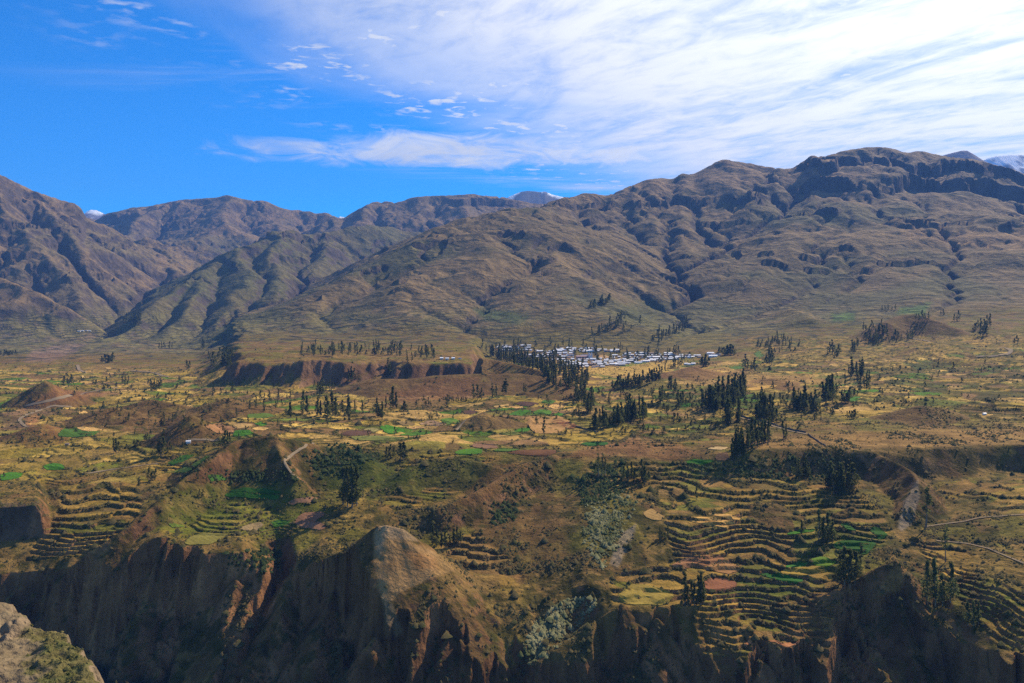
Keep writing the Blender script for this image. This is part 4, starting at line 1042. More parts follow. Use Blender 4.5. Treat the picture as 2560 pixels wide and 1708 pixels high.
c4, c5, c6, c8 = crop(0, 850, 2.7326), crop(850, 850, 2.7326), crop(1700, 850, 2.7326), crop(1280, 1138, 1.836)
gG, gD, gL = (.050, .165, .016), (.028, .095, .014), (.12, .18, .03)
sS, tT, bB, rB, oO, kB = (.46, .33, .12), (.31, .21, .095), (.155, .10, .06), (.22, .10, .05), (.21, .19, .05), (.09, .055, .04)
FIELDS = [
    (c4([(295, 865), (340, 845), (425, 848), (445, 880), (400, 892), (310, 886)]), gG), (c4([(0, 925), (60, 905), (160, 910), (130, 945), (0, 968)]), gG),
    (c4([(400, 640), (440, 605), (540, 610), (560, 625), (690, 625), (620, 660), (400, 665)]), (.05, .12, .02)), (c4([(520, 600), (570, 592), (720, 612), (620, 628), (560, 622)]), sS),
    (c4([(1390, 585), (1480, 560), (1600, 600), (1600, 635), (1480, 640)]), (.27, .16, .075)), (c4([(1580, 585), (1640, 570), (1740, 580), (1690, 600), (1620, 608)]), (.38, .28, .11)),
    (c4([(1730, 575), (1780, 560), (1830, 575), (1790, 592)]), gG), (c4([(1710, 610), (1760, 595), (1845, 605), (1790, 622)]), sS),
    (c4([(1590, 660), (1600, 620), (1700, 615), (1735, 640), (1650, 662)]), gG), (c4([(1690, 510), (1830, 500), (1900, 525), (1690, 540)]), (.09, .16, .03)),
    (c4([(1570, 1030), (1690, 1008), (1920, 1035), (1920, 1050), (1600, 1045)]), gD), (c4([(1530, 1060), (1580, 1040), (1920, 1062), (1900, 1085), (1560, 1075)]), (.035, .12, .015)),
    (c4([(2030, 1210), (2080, 1180), (2200, 1175), (2225, 1195), (2150, 1235), (2230, 1280), (2190, 1305), (2010, 1270)]), (.21, .125, .075)),
    (c4([(1840, 1255), (1890, 1232), (1990, 1235), (1950, 1275), (1870, 1285)]), (.05, .14, .02)), (c4([(1620, 1300), (1680, 1265), (1780, 1245), (1800, 1270), (1750, 1310)]), (.23, .19, .10)),
    (c4([(1960, 1110), (2060, 1080), (2180, 1080), (2140, 1105), (2000, 1130)]), (.21, .13, .08)), (c4([(1150, 1260), (1200, 1255), (1270, 1275), (1180, 1285)]), gL),
    (c4([(520, 490), (590, 488), (600, 500), (550, 505)]), sS), (c4([(553, 245), (575, 243), (578, 260), (556, 262)]), (.55, .42, .15)), (c4([(720, 190), (760, 190), (765, 198), (725, 199)]), sS), (c4([(730, 224), (775, 224), (780, 233), (735, 233)]), sS),
    (c4([(1180, 905), (1260, 870), (1320, 880), (1260, 915)]), gL), (c4([(1140, 840), (1230, 795), (1330, 780), (1290, 815), (1180, 860)]), gD), (c4([(1300, 860), (1400, 800), (1440, 790), (1380, 840), (1330, 870)]), gL),
    (c4([(1300, 1340), (1420, 1320), (1560, 1330), (1440, 1400), (1250, 1400)]), (.17, .17, .045)), (c4([(1420, 930), (1500, 925), (1560, 955), (1440, 970)]), (.05, .13, .02)),
    (c5([(0, 650), (60, 618), (190, 615), (225, 640), (140, 655)]), kB), (c5([(265, 590), (330, 580), (470, 625), (320, 648)]), (.055, .20, .015)), (c5([(390, 650), (520, 630), (650, 632), (520, 660)]), (.07, .18, .02)),
    (c5([(60, 660), (250, 655), (460, 670), (380, 690), (120, 690)]), (.16, .19, .05)), (c5([(440, 600), (540, 588), (600, 600), (500, 612)]), (.40, .28, .11)), (c5([(150, 612), (230, 600), (280, 615), (230, 632)]), (.22, .22, .09)),
    (c5([(675, 545), (760, 532), (840, 560), (740, 582)]), (.10, .20, .03)), (c5([(530, 575), (620, 545), (740, 580), (640, 590)]), (.28, .20, .12)), (c5([(1050, 455), (1150, 438), (1160, 448), (1060, 465)]), sS),
    (c5([(1130, 465), (1180, 452), (1260, 458), (1230, 470)]), (.50, .34, .12)), (c5([(1410, 460), (1440, 442), (1520, 442), (1530, 465), (1480, 475)]), (.50, .35, .13)), (c5([(1180, 440), (1250, 420), (1370, 435), (1290, 455)]), kB),
    (c5([(1135, 510), (1240, 475), (1320, 485), (1230, 520)]), gG), (c5([(1310, 500), (1360, 475), (1450, 482), (1440, 515)]), (.07, .18, .02)), (c5([(1370, 430), (1410, 405), (1480, 420), (1440, 440)]), (.06, .14, .02)), (c5([(1445, 515), (1490, 498), (1540, 510), (1500, 522)]), gG),
    (c5([(1240, 525), (1500, 520), (1620, 570), (1480, 640), (1330, 640)]), (.34, .22, .085)), (c5([(1430, 560), (1500, 548), (1640, 590), (1570, 610)]), (.21, .10, .045)), (c5([(1175, 625), (1290, 595), (1330, 600), (1260, 635)]), gG),
    (c5([(785, 765), (860, 745), (975, 745), (970, 780), (800, 785)]), (.07, .19, .02)), (c5([(880, 725), (930, 708), (1060, 715), (1080, 740), (980, 745)]), (.19, .12, .075)), (c5([(1040, 760), (1100, 740), (1240, 750), (1150, 765)]), (.08, .16, .03)),
    (c5([(1080, 640), (1180, 625), (1250, 645), (1150, 655)]), (.14, .17, .04)), (c5([(1640, 712), (1680, 700), (1840, 702), (1810, 722), (1680, 726)]), (.03, .12, .02)), (c5([(1120, 770), (1300, 750), (1500, 755), (1440, 790), (1300, 795)]), (.13, .07, .035)),
    (c5([(820, 490), (900, 480), (950, 492), (890, 515)]), kB), (c5([(380, 560), (470, 555), (520, 580), (440, 590)]), (.22, .17, .07)),
    (c6([(20, 835), (100, 815), (240, 825), (180, 855), (40, 845)]), gG), (c6([(240, 800), (260, 775), (330, 770), (330, 830), (250, 825)]), bB), (c6([(180, 745), (240, 732), (340, 735), (290, 755)]), (.45, .36, .18)), (c6([(1155, 400), (1200, 385), (1240, 392), (1210, 418), (1160, 425)]), gG),
    (c6([(0, 430), (50, 425), (80, 440), (60, 460), (5, 455)]), gG), (c6([(440, 335), (600, 310), (670, 312), (640, 328), (480, 345)]), (.50, .34, .09)), (c6([(500, 95), (540, 75), (575, 105), (540, 135)]), (.06, .15, .03)), (c6([(325, 185), (400, 178), (440, 190), (380, 208)]), (.07, .16, .03)), (c6([(318, 162), (345, 158), (370, 167), (340, 173)]), sS),
    (c6([(80, 1225), (120, 1208), (370, 1240), (380, 1260), (300, 1255)]), (.50, .33, .10)), (c6([(60, 1240), (100, 1232), (340, 1275), (330, 1295), (200, 1270)]), (.46, .30, .09)), (c6([(180, 1190), (230, 1180), (430, 1215), (400, 1235), (300, 1215)]), (.42, .28, .09)),
    (c6([(730, 1325), (800, 1300), (920, 1290), (920, 1310), (740, 1335)]), gG), (c6([(1290, 1290), (1340, 1270), (1430, 1340), (1360, 1370)]), gD), (c6([(1030, 1400), (1120, 1370), (1350, 1380), (1280, 1470), (1150, 1460)]), gD), (c6([(1095, 1260), (1150, 1255), (1210, 1310), (1150, 1300)]), (.04, .13, .02)),
    (c6([(720, 1545), (810, 1515), (885, 1525), (850, 1555), (720, 1558)]), (.04, .14, .02)), (c6([(880, 1500), (980, 1480), (1070, 1520), (1020, 1555), (920, 1540)]), (.10, .19, .02)), (c6([(70, 1540), (160, 1470), (310, 1490), (280, 1540), (160, 1558)]), (.24, .13, .06)),
    (c8([(1130, 545), (1180, 545), (1330, 565), (1340, 585), (1240, 585)]), (.03, .12, .02)), (c8([(1230, 530), (1380, 505), (1460, 530), (1330, 560), (1240, 560)]), (.26, .20, .04)), (c8([(880, 580), (920, 562), (1030, 580), (1030, 610), (960, 630), (890, 620)]), (.20, .095, .05)),
    (c8([(720, 510), (840, 460), (900, 480), (800, 520)]), (.28, .16, .08)), (c8([(480, 650), (560, 580), (760, 640), (700, 690), (520, 685)]), (.24, .20, .045)), (c8([(1060, 875), (1080, 858), (1290, 862), (1330, 880), (1280, 890), (1080, 884)]), (.34, .17, .075)),
    (c8([(880, 520), (960, 480), (1060, 520), (1000, 550)]), (.28, .17, .07)), (c8([(600, 265), (640, 245), (700, 285), (680, 305), (610, 285)]), (.36, .25, .09)), (c8([(1350, 545), (1460, 545), (1480, 575), (1370, 580)]), (.28, .20, .05)),
]
M_FIELD, n = material('field')
geo = n.new('ShaderNodeNewGeometry')
att = n.new('ShaderNodeAttribute', attribute_name='crop', attribute_type='OBJECT')
a1 = n.noise(geo.outputs['Position'], 0.5, 6.0, 0.65)
a2 = n.noise(geo.outputs['Position'], 0.06, 5.0, 0.6)
wv = n.new('ShaderNodeTexWave', wave_type='BANDS', bands_direction='DIAGONAL')
n.l.new(geo.outputs['Position'], wv.inputs['Vector'])
wv.inputs['Scale'].default_value = 0.11
wv.inputs['Distortion'].default_value = 2.0
wv.inputs['Detail Scale'].default_value = 0.2
tone = n.math('ADD', n.math('MULTIPLY', a1, 0.75), n.math('ADD', n.math('MULTIPLY', a2, 0.8), n.math('MULTIPLY', wv.outputs['Fac'], 0.14)))
tone = n.math('ADD', n.math('MULTIPLY', tone, 1.35), -0.1)
sc_ = n.new('ShaderNodeVectorMath', operation='SCALE')
n.l.new(att.outputs['Color'], sc_.inputs[0]); n.l.new(tone, sc_.inputs['Scale'])
finish(n, sc_.outputs[0], 0.95, bump_of(n, a1, 0.5, 0.8), 0.05)


def drape(name, poly, colr, lift=0.45):
    # spread the outline, then find it on the ground
    pts = []
    k_ = len(poly)
    for i in range(k_):
        (xa, ya), (xb, yb) = poly[i], poly[(i + 1) % k_]
        for t in (0.0, 0.25, 0.5, 0.75):
            pts.append((xa + (xb - xa) * t, ya + (yb - ya) * t))
    cxp = sum(p[0] for p in poly) / k_; cyp = sum(p[1] for p in poly) / k_
    c0 = ground_at(cxp, cyp)
    ring = []
    for (a, b) in pts:
        g_ = ground_at(a, b)
        if abs(g_[1] - c0[1]) > 0.11 * c0[1]:
            y_ = c0[1] * (1 + 0.11 * (1 if g_[1] > c0[1] else -1))
            g_ = ((a - CX) / F * y_, y_, 0)
        ring.append((g_[0], g_[1]))
    ring = np.array(ring)
    # round the corners a little
    ring = 0.5 * ring + 0.25 * np.roll(ring, 1, 0) + 0.25 * np.roll(ring, -1, 0)
    ring += np.random.RandomState(int(cxp * 7 + cyp)).normal(0, 0.35, ring.shape)
    c = ring.mean(0)
    m_ = len(ring)
    fr = [0.2, 0.4, 0.6, 0.8, 0.93, 1.0]
    xy = [c] + [c + (p - c) * f for f in fr for p in ring]
    xy = np.array(xy)
    zz = height(xy[:, 0], xy[:, 1]) + lift
    zmax = zz
    V = np.column_stack([xy, zmax])
    skirt = np.column_stack([ring, V[-m_:, 2] - lift - 1.2])
    V = np.vstack([V, skirt])
    fc = []
    for i in range(m_):
        j = (i + 1) % m_
        fc.append((0, 1 + i, 1 + j))
        for r in range(len(fr)):
            fc.append((1 + r * m_ + i, 1 + (r + 1) * m_ + i, 1 + (r + 1) * m_ + j, 1 + r * m_ + j))
    o = mesh_obj(name, V, fc, M_FIELD, None, False, 'structure')
    gq = float(colr[1] > colr[0])
    o['crop'] = tuple(float(v) * k_ * (.95 if gq else .95) for v, k_ in zip(colr, (1.05, .88, .75)))
    return o


for poly, colr in FIELDS:
    drape('field', poly, colr)
plaza = drape('plaza', [(1492, 894), (1500, 889), (1516, 889), (1524, 893), (1510, 896)], (.38, .27, .13))

M_ROAD, n = material('dirt_road')
geo = n.new('ShaderNodeNewGeometry')
rn = n.noise(geo.outputs['Position'], 0.3, 5.0, 0.6)
finish(n, n.mix(rn, (.17, .12, .07), (.28, .21, .13)), 0.95, bump_of(n, rn, 0.2, 0.5), 0.05)


def road(name, pts, width, lift=0.5):
    P3 = []
    for i in range(len(pts) - 1):
        (xa, ya), (xb, yb) = pts[i], pts[i + 1]
        k_ = max(2, int(math.hypot(xb - xa, yb - ya) / 6))
        for t in range(k_):
            P3.append(ground_at(xa + (xb - xa) * t / k_, ya + (yb - ya) * t / k_))
    P3.append(ground_at(*pts[-1]))
    p = np.array(P3)[:, :2]
    for i in range(1, len(p)):                       # no jumps over hidden ground
        d = p[i] - p[i - 1]
        lim = 0.06 * p[i - 1][1]
        L_ = np.hypot(*d)
        if L_ > lim:
            p[i] = p[i - 1] + d / L_ * lim
    for _ in range(3):
        p[1:-1] = 0.5 * p[1:-1] + 0.25 * p[:-2] + 0.25 * p[2:]
    tg = np.gradient(p, axis=0)
    tg /= np.linalg.norm(tg, axis=1, keepdims=True) + 1e-9
    nn = np.column_stack([-tg[:, 1], tg[:, 0]])
    V, fc = [], []
    for k_, wv_ in enumerate((-1.0, -0.5, 0, 0.5, 1.0)):
        q = p + nn * wv_ * width / 2
        V.append(np.column_stack([q, height(q[:, 0], q[:, 1]) + lift]))
    V = np.array(V)
    m_ = len(p)
    for k_ in range(4):
        for i in range(m_ - 1):
            fc.append((k_ * m_ + i, k_ * m_ + i + 1, (k_ + 1) * m_ + i + 1, (k_ + 1) * m_ + i))
    return mesh_obj(name, V.reshape(-1, 3), fc, M_ROAD, None, True, 'structure')


road('road', [(725, 839), (779, 845), (830, 849), (894, 851), (945, 857), (1008, 863), (1085, 864)], 6, 1.5)
road('path', [(1843, 1043), (1884, 1053), (1925, 1061), (1955, 1074), (2017, 1086)], 3)
road('road', [(2494, 870), (2516, 871), (2533, 879), (2520, 886), (2494, 890), (2440, 893)], 8, 1.0)
road('road', [(2262, 842), (2300, 850), (2340, 857)], 6, 1.0)
road('road', [(194, 913), (195, 923), (205, 930), (214, 933)], 7, 0.8)
road('road', [(327, 928), (383, 931), (398, 938), (424, 943)], 6, 0.8)
road('road', [(296, 968), (235, 979), (179, 989), (112, 1005), (64, 1015)], 5, 0.6)
road('road', [(180, 1018), (128, 1015), (77, 1035), (46, 1048), (49, 1056), (69, 1068)], 4, 0.6)
road('path', [(783, 1108), (740, 1130), (708, 1154), (728, 1183), (747, 1198)], 2.4)
road('path', [(2315, 1317), (2414, 1304), (2450, 1295), (2560, 1287)], 2.0)
road('path', [(205, 1187), (300, 1172), (395, 1159)], 2.5)
road('path', [(1140, 1075), (1155, 1060), (1165, 1050)], 2.5)
road('path', [(470, 1100), (510, 1100), (550, 1101)], 3)
road('path', [(2340, 1352), (2420, 1360), (2470, 1372), (2560, 1410)], 1.6)

# dry stone walls
M_STONE, n = material('dry_stone')
geo = n.new('ShaderNodeNewGeometry')
vt = n.new('ShaderNodeTexVoronoi'); vt.inputs['Scale'].default_value = 1.6
n.l.new(geo.outputs['Position'], vt.inputs['Vector'])
finish(n, n.mix(vt.outputs['Distance'], (.20, .16, .12), (.07, .055, .045)), .95, bump_of(n, vt.outputs['Distance'], .3, .8), .05)


def stone_wall(label, pts, h_, w_):
    p = []
    for i in range(len(pts) - 1):
        k_ = max(2, int(abs(pts[i + 1][0] - pts[i][0]) / 4))
        for t in range(k_):
            p.append(ground_at(pts[i][0] + (pts[i + 1][0] - pts[i][0]) * t / k_, pts[i][1] + (pts[i + 1][1] - pts[i][1]) * t / k_)[:2])
    p = np.array(p)
    for _ in range(3):
        p[1:-1] = 0.5 * p[1:-1] + 0.25 * p[:-2] + 0.25 * p[2:]
    tg = np.gradient(p, axis=0); tg /= np.linalg.norm(tg, axis=1, keepdims=True) + 1e-9
    nn = np.column_stack([-tg[:, 1], tg[:, 0]])
    zz = height(p[:, 0], p[:, 1])
    rr = np.random.RandomState(4)
    hh = h_ * rr.uniform(.75, 1.1, len(p))
    V = np.vstack([np.column_stack([p + nn * w_ * q / 2, zz + (hh if up else -.8)]) for q, up in ((-1.2, 0), (-.8, 1), (.8, 1), (1.2, 0))])
    m_ = len(p)
    fc = [(k_ * m_ + i, k_ * m_ + i + 1, (k_ + 1) * m_ + i + 1, (k_ + 1) * m_ + i) for k_ in range(3) for i in range(m_ - 1)]
    fc += [(0, m_, 2 * m_, 3 * m_), (m_ - 1, 4 * m_ - 1, 3 * m_ - 1, 2 * m_ - 1)]
    o = mesh_obj('stone_wall', V, fc, M_STONE)
    o['label'] = label
    o['category'] = 'wall'
    return o


stone_wall('dry stone wall following the upper side of the straight path by the groves', [(1846, 1040), (1884, 1050), (1925, 1058), (1958, 1071), (2018, 1083)], 1.8, .8)
stone_wall('dry stone wall running down over the bare plateau from the path end', [(2020, 1086), (2044, 1104), (2068, 1118)], 1.5, .8)
stone_wall('low stone wall across the tan field beside the lone sparse tree', [(1440, 1066), (1470, 1076), (1500, 1082)], 1.2, .7)

# ------------------------------------------------------------------ houses of the village
def thing(name, label, cat, loc, rz=0.0, group=None, scale=1.0):
    o = bpy.data.objects.new(name, None)
    o.empty_display_size = 1.0
    o.location = loc
    o.rotation_euler = (0, 0, rz)
    o.scale = (scale,) * 3 if not hasattr(scale, '__len__') else scale
    o['label'] = label
    o['category'] = cat
    if group:
        o['group'] = group
    COL.objects.link(o)
    return o


def child(name, me, parent):
    o = bpy.data.objects.new(name, me)
    o.parent = parent
    COL.objects.link(o)
    return o


def plain(name, c, rough=0.8, metal=0.0, var=0.25, scale=1.0, spec=0.2):
    m, n = material(name)
    t_ = n.new('ShaderNodeTexCoord')
    nz = n.noise(t_.outputs['Object'], scale, 4.0, 0.6)
    oi = n.new('ShaderNodeObjectInfo')
    k_ = n.math('ADD', n.math('MULTIPLY', n.math('SUBTRACT', nz, 0.5), var * 2), n.math('ADD', 1.0 - var / 2, n.math('MULTIPLY', oi.outputs['Random'], var)))
    s_ = n.new('ShaderNodeVectorMath', operation='SCALE')
    s_.inputs[0].default_value = c
    n.l.new(k_, s_.inputs['Scale'])
    finish(n, s_.outputs[0], rough, None, spec, metal)
    return m


M_ROOF = plain('corrugated_roof', (.90, .87, .82), 0.6, 0.0, 0.2, 0.6, 0.25)  # near-white base colour stands in for the glint of sheet metal
M_RUST = plain('rusty_roof', (.34, .22, .15), 0.7, 0.0, 0.4, 0.6, 0.2)
M_WALL = plain('adobe_wall', (.34, .25, .18), 0.9, 0, 0.4, 0.4)
M_WALLW = plain('whitewashed_wall', (.74, .71, .65), 0.85, 0, 0.15, 0.4)
M_DARK = plain('dark_opening', (.03, .028, .026), 0.6)
M_BLUE = plain('blue_sheet_roof', (.10, .32, .62), 0.4, 0.1)
M_PINK = plain('pink_plaster', (.46, .29, .24), 0.9)
M_TRUNK = plain('bark', (.20, .15, .11), 0.9, 0, 0.3, 0.8)


def box_v(x0, x1, y0, y1, z0, z1):
    v = [(x, y, z) for x in (x0, x1) for y in (y0, y1) for z in (z0, z1)]
    f = [(0, 1, 3, 2), (4, 6, 7, 5), (0, 4, 5, 1), (2, 3, 7, 6), (0, 2, 6, 4), (1, 5, 7, 3)]
    return v, f


def mesh_of(name, parts, mat):
    V, Fc = [], []
    for v, f in parts:
        b = len(V)
        V += list(v)
        Fc += [tuple(b + i for i in q) for q in f]
    me = bpy.data.meshes.new(name)
    me.from_pydata(V, [], Fc)
    for m_ in (mat if isinstance(mat, (list, tuple)) else [mat]):
        me.materials.append(m_)
    return me


def gable(L, Wd, h0, rise, ov):
    """Thin pitched roof, ridge along x."""
    t = 0.15
    a, b = L / 2 + ov, Wd / 2 + ov
    v = []
    for z in (0, t):
        v += [(-a, -b, h0 - 0.1 + z), (a, -b, h0 - 0.1 + z), (-a, 0, h0 + rise + z), (a, 0, h0 + rise + z), (-a, b, h0 - 0.1 + z), (a, b, h0 - 0.1 + z)]
    f = [(6, 7, 9, 8), (8, 9, 11, 10), (1, 0, 2, 3), (3, 2, 4, 5), (0, 1, 7, 6), (4, 10, 11, 5), (0, 6, 8, 2), (2, 8, 10, 4), (1, 3, 9, 7), (3, 5, 11, 9)]
    return v, f


HV = []
for L_, W_, h_, r_ in ((10, 6.5, 2.8, 1.9), (14, 7, 3.0, 2.1), (18, 7.5, 3.2, 2.3), (8, 6, 2.6, 1.7), (24, 8, 3.4, 2.4)):
    wv_, wf_ = box_v(-L_ / 2, L_ / 2, -W_ / 2, W_ / 2, -2.0, h_)
    gv = [(-L_ / 2 + .02, -W_ / 2, h_), (-L_ / 2 + .02, W_ / 2, h_), (-L_ / 2 + .02, 0, h_ + r_ - .1), (L_ / 2 - .02, -W_ / 2, h_), (L_ / 2 - .02, W_ / 2, h_), (L_ / 2 - .02, 0, h_ + r_ - .1)]
    wall = [(wv_, wf_), (gv, [(0, 2, 1), (3, 4, 5)])]
    ops = [box_v(-.5, .5, -W_ / 2 - .04, -W_ / 2 + .1, 0, 2.0), box_v(L_ * .25 - .5, L_ * .25 + .5, -W_ / 2 - .04, -W_ / 2 + .1, 1.0, 2.0), box_v(-L_ * .3 - .5, -L_ * .3 + .5, -W_ / 2 - .04, -W_ / 2 + .1, 1.0, 2.0)]
    HV.append((L_, mesh_of('wall', wall, M_WALL), mesh_of('wall', wall, M_WALLW), (mesh_of('roof', [gable(L_, W_, h_, r_, .5)], M_ROOF), mesh_of('roof', [gable(L_, W_, h_, r_, .5)], M_RUST)), mesh_of('door', ops[:1], M_DARK), mesh_of('window', [ops[1]], M_DARK), mesh_of('window', [ops[2]], M_DARK)))

rng = random.Random(5)
ORD = ['zeroth', 'first', 'second', 'third', 'fourth', 'fifth', 'sixth', 'seventh', 'eighth', 'ninth', 'tenth', 'eleventh', 'twelfth', 'thirteenth', 'fourteenth', 'fifteenth', 'sixteenth', 'seventeenth', 'eighteenth', 'nineteenth', 'twentieth']
TENS = {2: 'twenty', 3: 'thirty', 4: 'forty', 5: 'fifty', 6: 'sixty'}


def ordinal(k_):
    if k_ <= 20:
        return ORD[k_]
    a, b = divmod(k_, 10)
    return TENS[a] + '-' + ORD[b] if b else TENS[a][:-1] + 'ieth'


HOUSE_N = 0


def house(px, py, label, group, v=None, white=None, size=.9, rz=None, ymin=1550):
    global HOUSE_N
    g_ = ground_at(px, py, ymin)
    v = HV[v if v is not None else rng.choice((0, 0, 1, 1, 2, 3, 3, 4))]
    o = thing('house', label, 'house', (g_[0], g_[1], g_[2] + 0.3), rz if rz is not None else rng.choice((0.16, 0.16, 0.22, 0.1, 1.73)) + rng.uniform(-.1, .1), group, size * (1.0 + rng.uniform(-.1, .15)))
    child('wall', v[2] if (white if white is not None else rng.random() < .45) else v[1], o)
    child('roof', v[3][1 if rng.random() < .12 else 0], o)
    child('door', v[4], o)
    child('window', v[5], o)
    child('window', v[6], o)
    HOUSE_N += 1
    return o


VILLAGE = [  # row in the view, first and last column, houses, name of the row
    (869.5, 1416, 1436, 2, 'topmost short row of the village, under the slope'),
    (873, 1384, 1490, 7, 'row along the upper edge of the village'),
    (876.5, 1392, 1545, 12, 'second row below the upper edge of the village'),
    (880, 1345, 1552, 17, 'row of the village just above the church'),
    (884.5, 1352, 1440, 8, 'row on the uphill side of the church'),
    (885.5, 1560, 1680, 10, 'upper row at the east end of the village'),
    (889, 1342, 1432, 9, 'row level with the church, on its west side'),
    (890, 1530, 1756, 19, 'row level with the church, on its east side'),
    (894.5, 1335, 1436, 9, 'row one below the church, on its west side'),
    (895, 1530, 1752, 19, 'row one below the church, on its east side'),
    (900, 1360, 1700, 26, 'row of the village directly below the church'),
    (904.5, 1395, 1660, 21, 'third row up from the straw coloured field'),
    (909, 1400, 1605, 17, 'second row up from the straw coloured field'),
    (913.5, 1410, 1560, 13, 'row of the village nearest the straw field'),
    (918, 1430, 1510, 7, 'lowest short row at the village foot, on the straw field'),
    (866.5, 1226, 1330, 8, 'loose upper row among trees west of the village'),
    (871, 1238, 1330, 7, 'loose middle row among trees west of the village'),
    (877, 1258, 1345, 8, 'loose lower row among trees west of the village'),
    (890, 1276, 1330, 5, 'short row just above the long forest belt'),
]
for (py, xa, xb, k_, nm) in VILLAGE:
    for i in range(k_):
        px = xa + (xb - xa) * (i + 0.5) / k_ + rng.uniform(-4, 4)
        house(px, py + rng.uniform(-1.0, 1.0), f'house, {ordinal(i + 1)} from left, {nm}', 'houses of the village', size=.78)
for i, (px, py) in enumerate([(1776, 886), (1790, 889), (1782, 893)]):
    house(px, py, ('upper', 'right', 'lower')[i] + ' of three metal roofed houses beside the round trees east of the village', 'houses east of the village', 4 if i else 2, True, rz=.1)
for i, (px, py) in enumerate([(1104, 898), (1118, 899), (1133, 898), (1150, 898)]):
    house(px, py, f'metal roofed house, {ordinal(i + 1)} from left, at the foot of the brown hill', 'houses at the hill foot', 3, True, rz=.1, size=.75)
for i, (px, py) in enumerate([(1715, 912), (1724, 913), (1733, 912)]):
    house(px, py, f'white house, {ordinal(i + 1)} from the left behind the bare reddish mound', 'houses behind the mound', 0, True, rz=.1)
for i, (px, py) in enumerate([(197, 829), (206, 828), (215, 827), (224, 828)]):
    house(px, py, f'tiny white house, {ordinal(i + 1)} from left in the hamlet at the gorge mouth', 'hamlet at the gorge mouth', 4, True, rz=.1, size=.5)
house(471, 1107, 'lone white house beside the path under the small pointed hill', 'farm houses', 0, True, rz=.3, ymin=700, size=.45)
house(168, 1113, 'lone metal roofed farm shed in the olive fields of the valley floor', 'farm houses', 3, False, rz=.2, ymin=700, size=.45)
house(2461, 1037, 'lone small shed on the bare plateau right of the brown hill', 'farm houses', 3, True, rz=.2, ymin=700, size=.45)

# church
g_ = ground_at(1458, 897.5, 1550)
ch = thing('church', 'pink walled church with two white towers standing in the middle of the village', 'church', (g_[0], g_[1], g_[2]), 0.06)
child('nave', mesh_of('nave', [box_v(-18, 12, -6, 6, -2, 6.5)], M_PINK), ch)
child('roof', mesh_of('roof', [gable(30, 12, 6.4, 3.0, .4)], M_PINK), ch).location = (-3, 0, 0)
child('roof', mesh_of('roof', [gable(17, 9, 6.0, 2.6, .3)], M_BLUE), ch).location = (4, 10.6, 1.2)
child('transept', mesh_of('transept', [box_v(-5, 13, 6.02, 15, -2, 6.2)], M_WALLW), ch)
for x_ in (-11, -3, 5):
    child('arch_opening', mesh_of('arch_opening', [box_v(x_, x_ + 2.2, -6.1, -5.6, 0, 3.6)], M_DARK), ch)
for x_ in (15, 21.5):
    tw = child('tower', mesh_of('tower', [box_v(x_ - 2.3, x_ + 2.3, -4, 0.6, -2, 11.0), box_v(x_ - 2.6, x_ + 2.6, -4.3, .9, 10.6, 11.2), box_v(x_ - 1.8, x_ + 1.8, -3.5, .1, 11.2, 14.2)], M_WALLW), ch)
    dm_v, dm_f = [], []
    for r in range(5):
        a = r / 4 * math.pi / 2
        for k_ in range(8):
            b = k_ / 8 * 2 * math.pi
            dm_v.append((x_ + 1.9 * math.cos(a) * math.cos(b), -1.7 + 1.9 * math.cos(a) * math.sin(b), 14.2 + 2.0 * math.sin(a)))
    for r in range(4):
        for k_ in range(8):
            dm_f.append((r * 8 + k_, r * 8 + (k_ + 1) % 8, (r + 1) * 8 + (k_ + 1) % 8, (r + 1) * 8 + k_))
    child('dome', mesh_of('dome', [(dm_v, dm_f)], M_WALLW), tw)
    child('belfry_opening', mesh_of('belfry_opening', [box_v(x_ - .7, x_ + .7, -3.6, -3.3, 11.6, 13.4)], M_DARK), tw)
child('facade', mesh_of('facade', [box_v(17.32, 19.18, -3.4, 0, -2, 9.0)], M_WALLW), ch)

# ------------------------------------------------------------------ trees
M_LEAF, n = material('eucalyptus_leaves')
t_ = n.new('ShaderNodeTexCoord')
oi = n.new('ShaderNodeObjectInfo')
nz = n.noise(t_.outputs['Object'], 0.55, 3.0, 0.6)
lc = n.mix(nz, (.045, .062, .020), (.19, .205, .075))
lc2 = n.mix(n.math('MULTIPLY', oi.outputs['Random'], 0.6), lc, (.075, .070, .026))
d1 = n.new('ShaderNodeBsdfDiffuse'); n.l.new(lc2, d1.inputs['Color'])
d2 = n.new('ShaderNodeBsdfTranslucent'); n.l.new(lc2, d2.inputs['Color'])
ms = n.new('ShaderNodeMixShader'); ms.inputs[0].default_value = 0.5
n.l.new(d1.outputs[0], ms.inputs[1]); n.l.new(d2.outputs[0], ms.inputs[2])
o_ = n.new('ShaderNodeOutputMaterial'); n.l.new(ms.outputs[0], o_.inputs['Surface'])


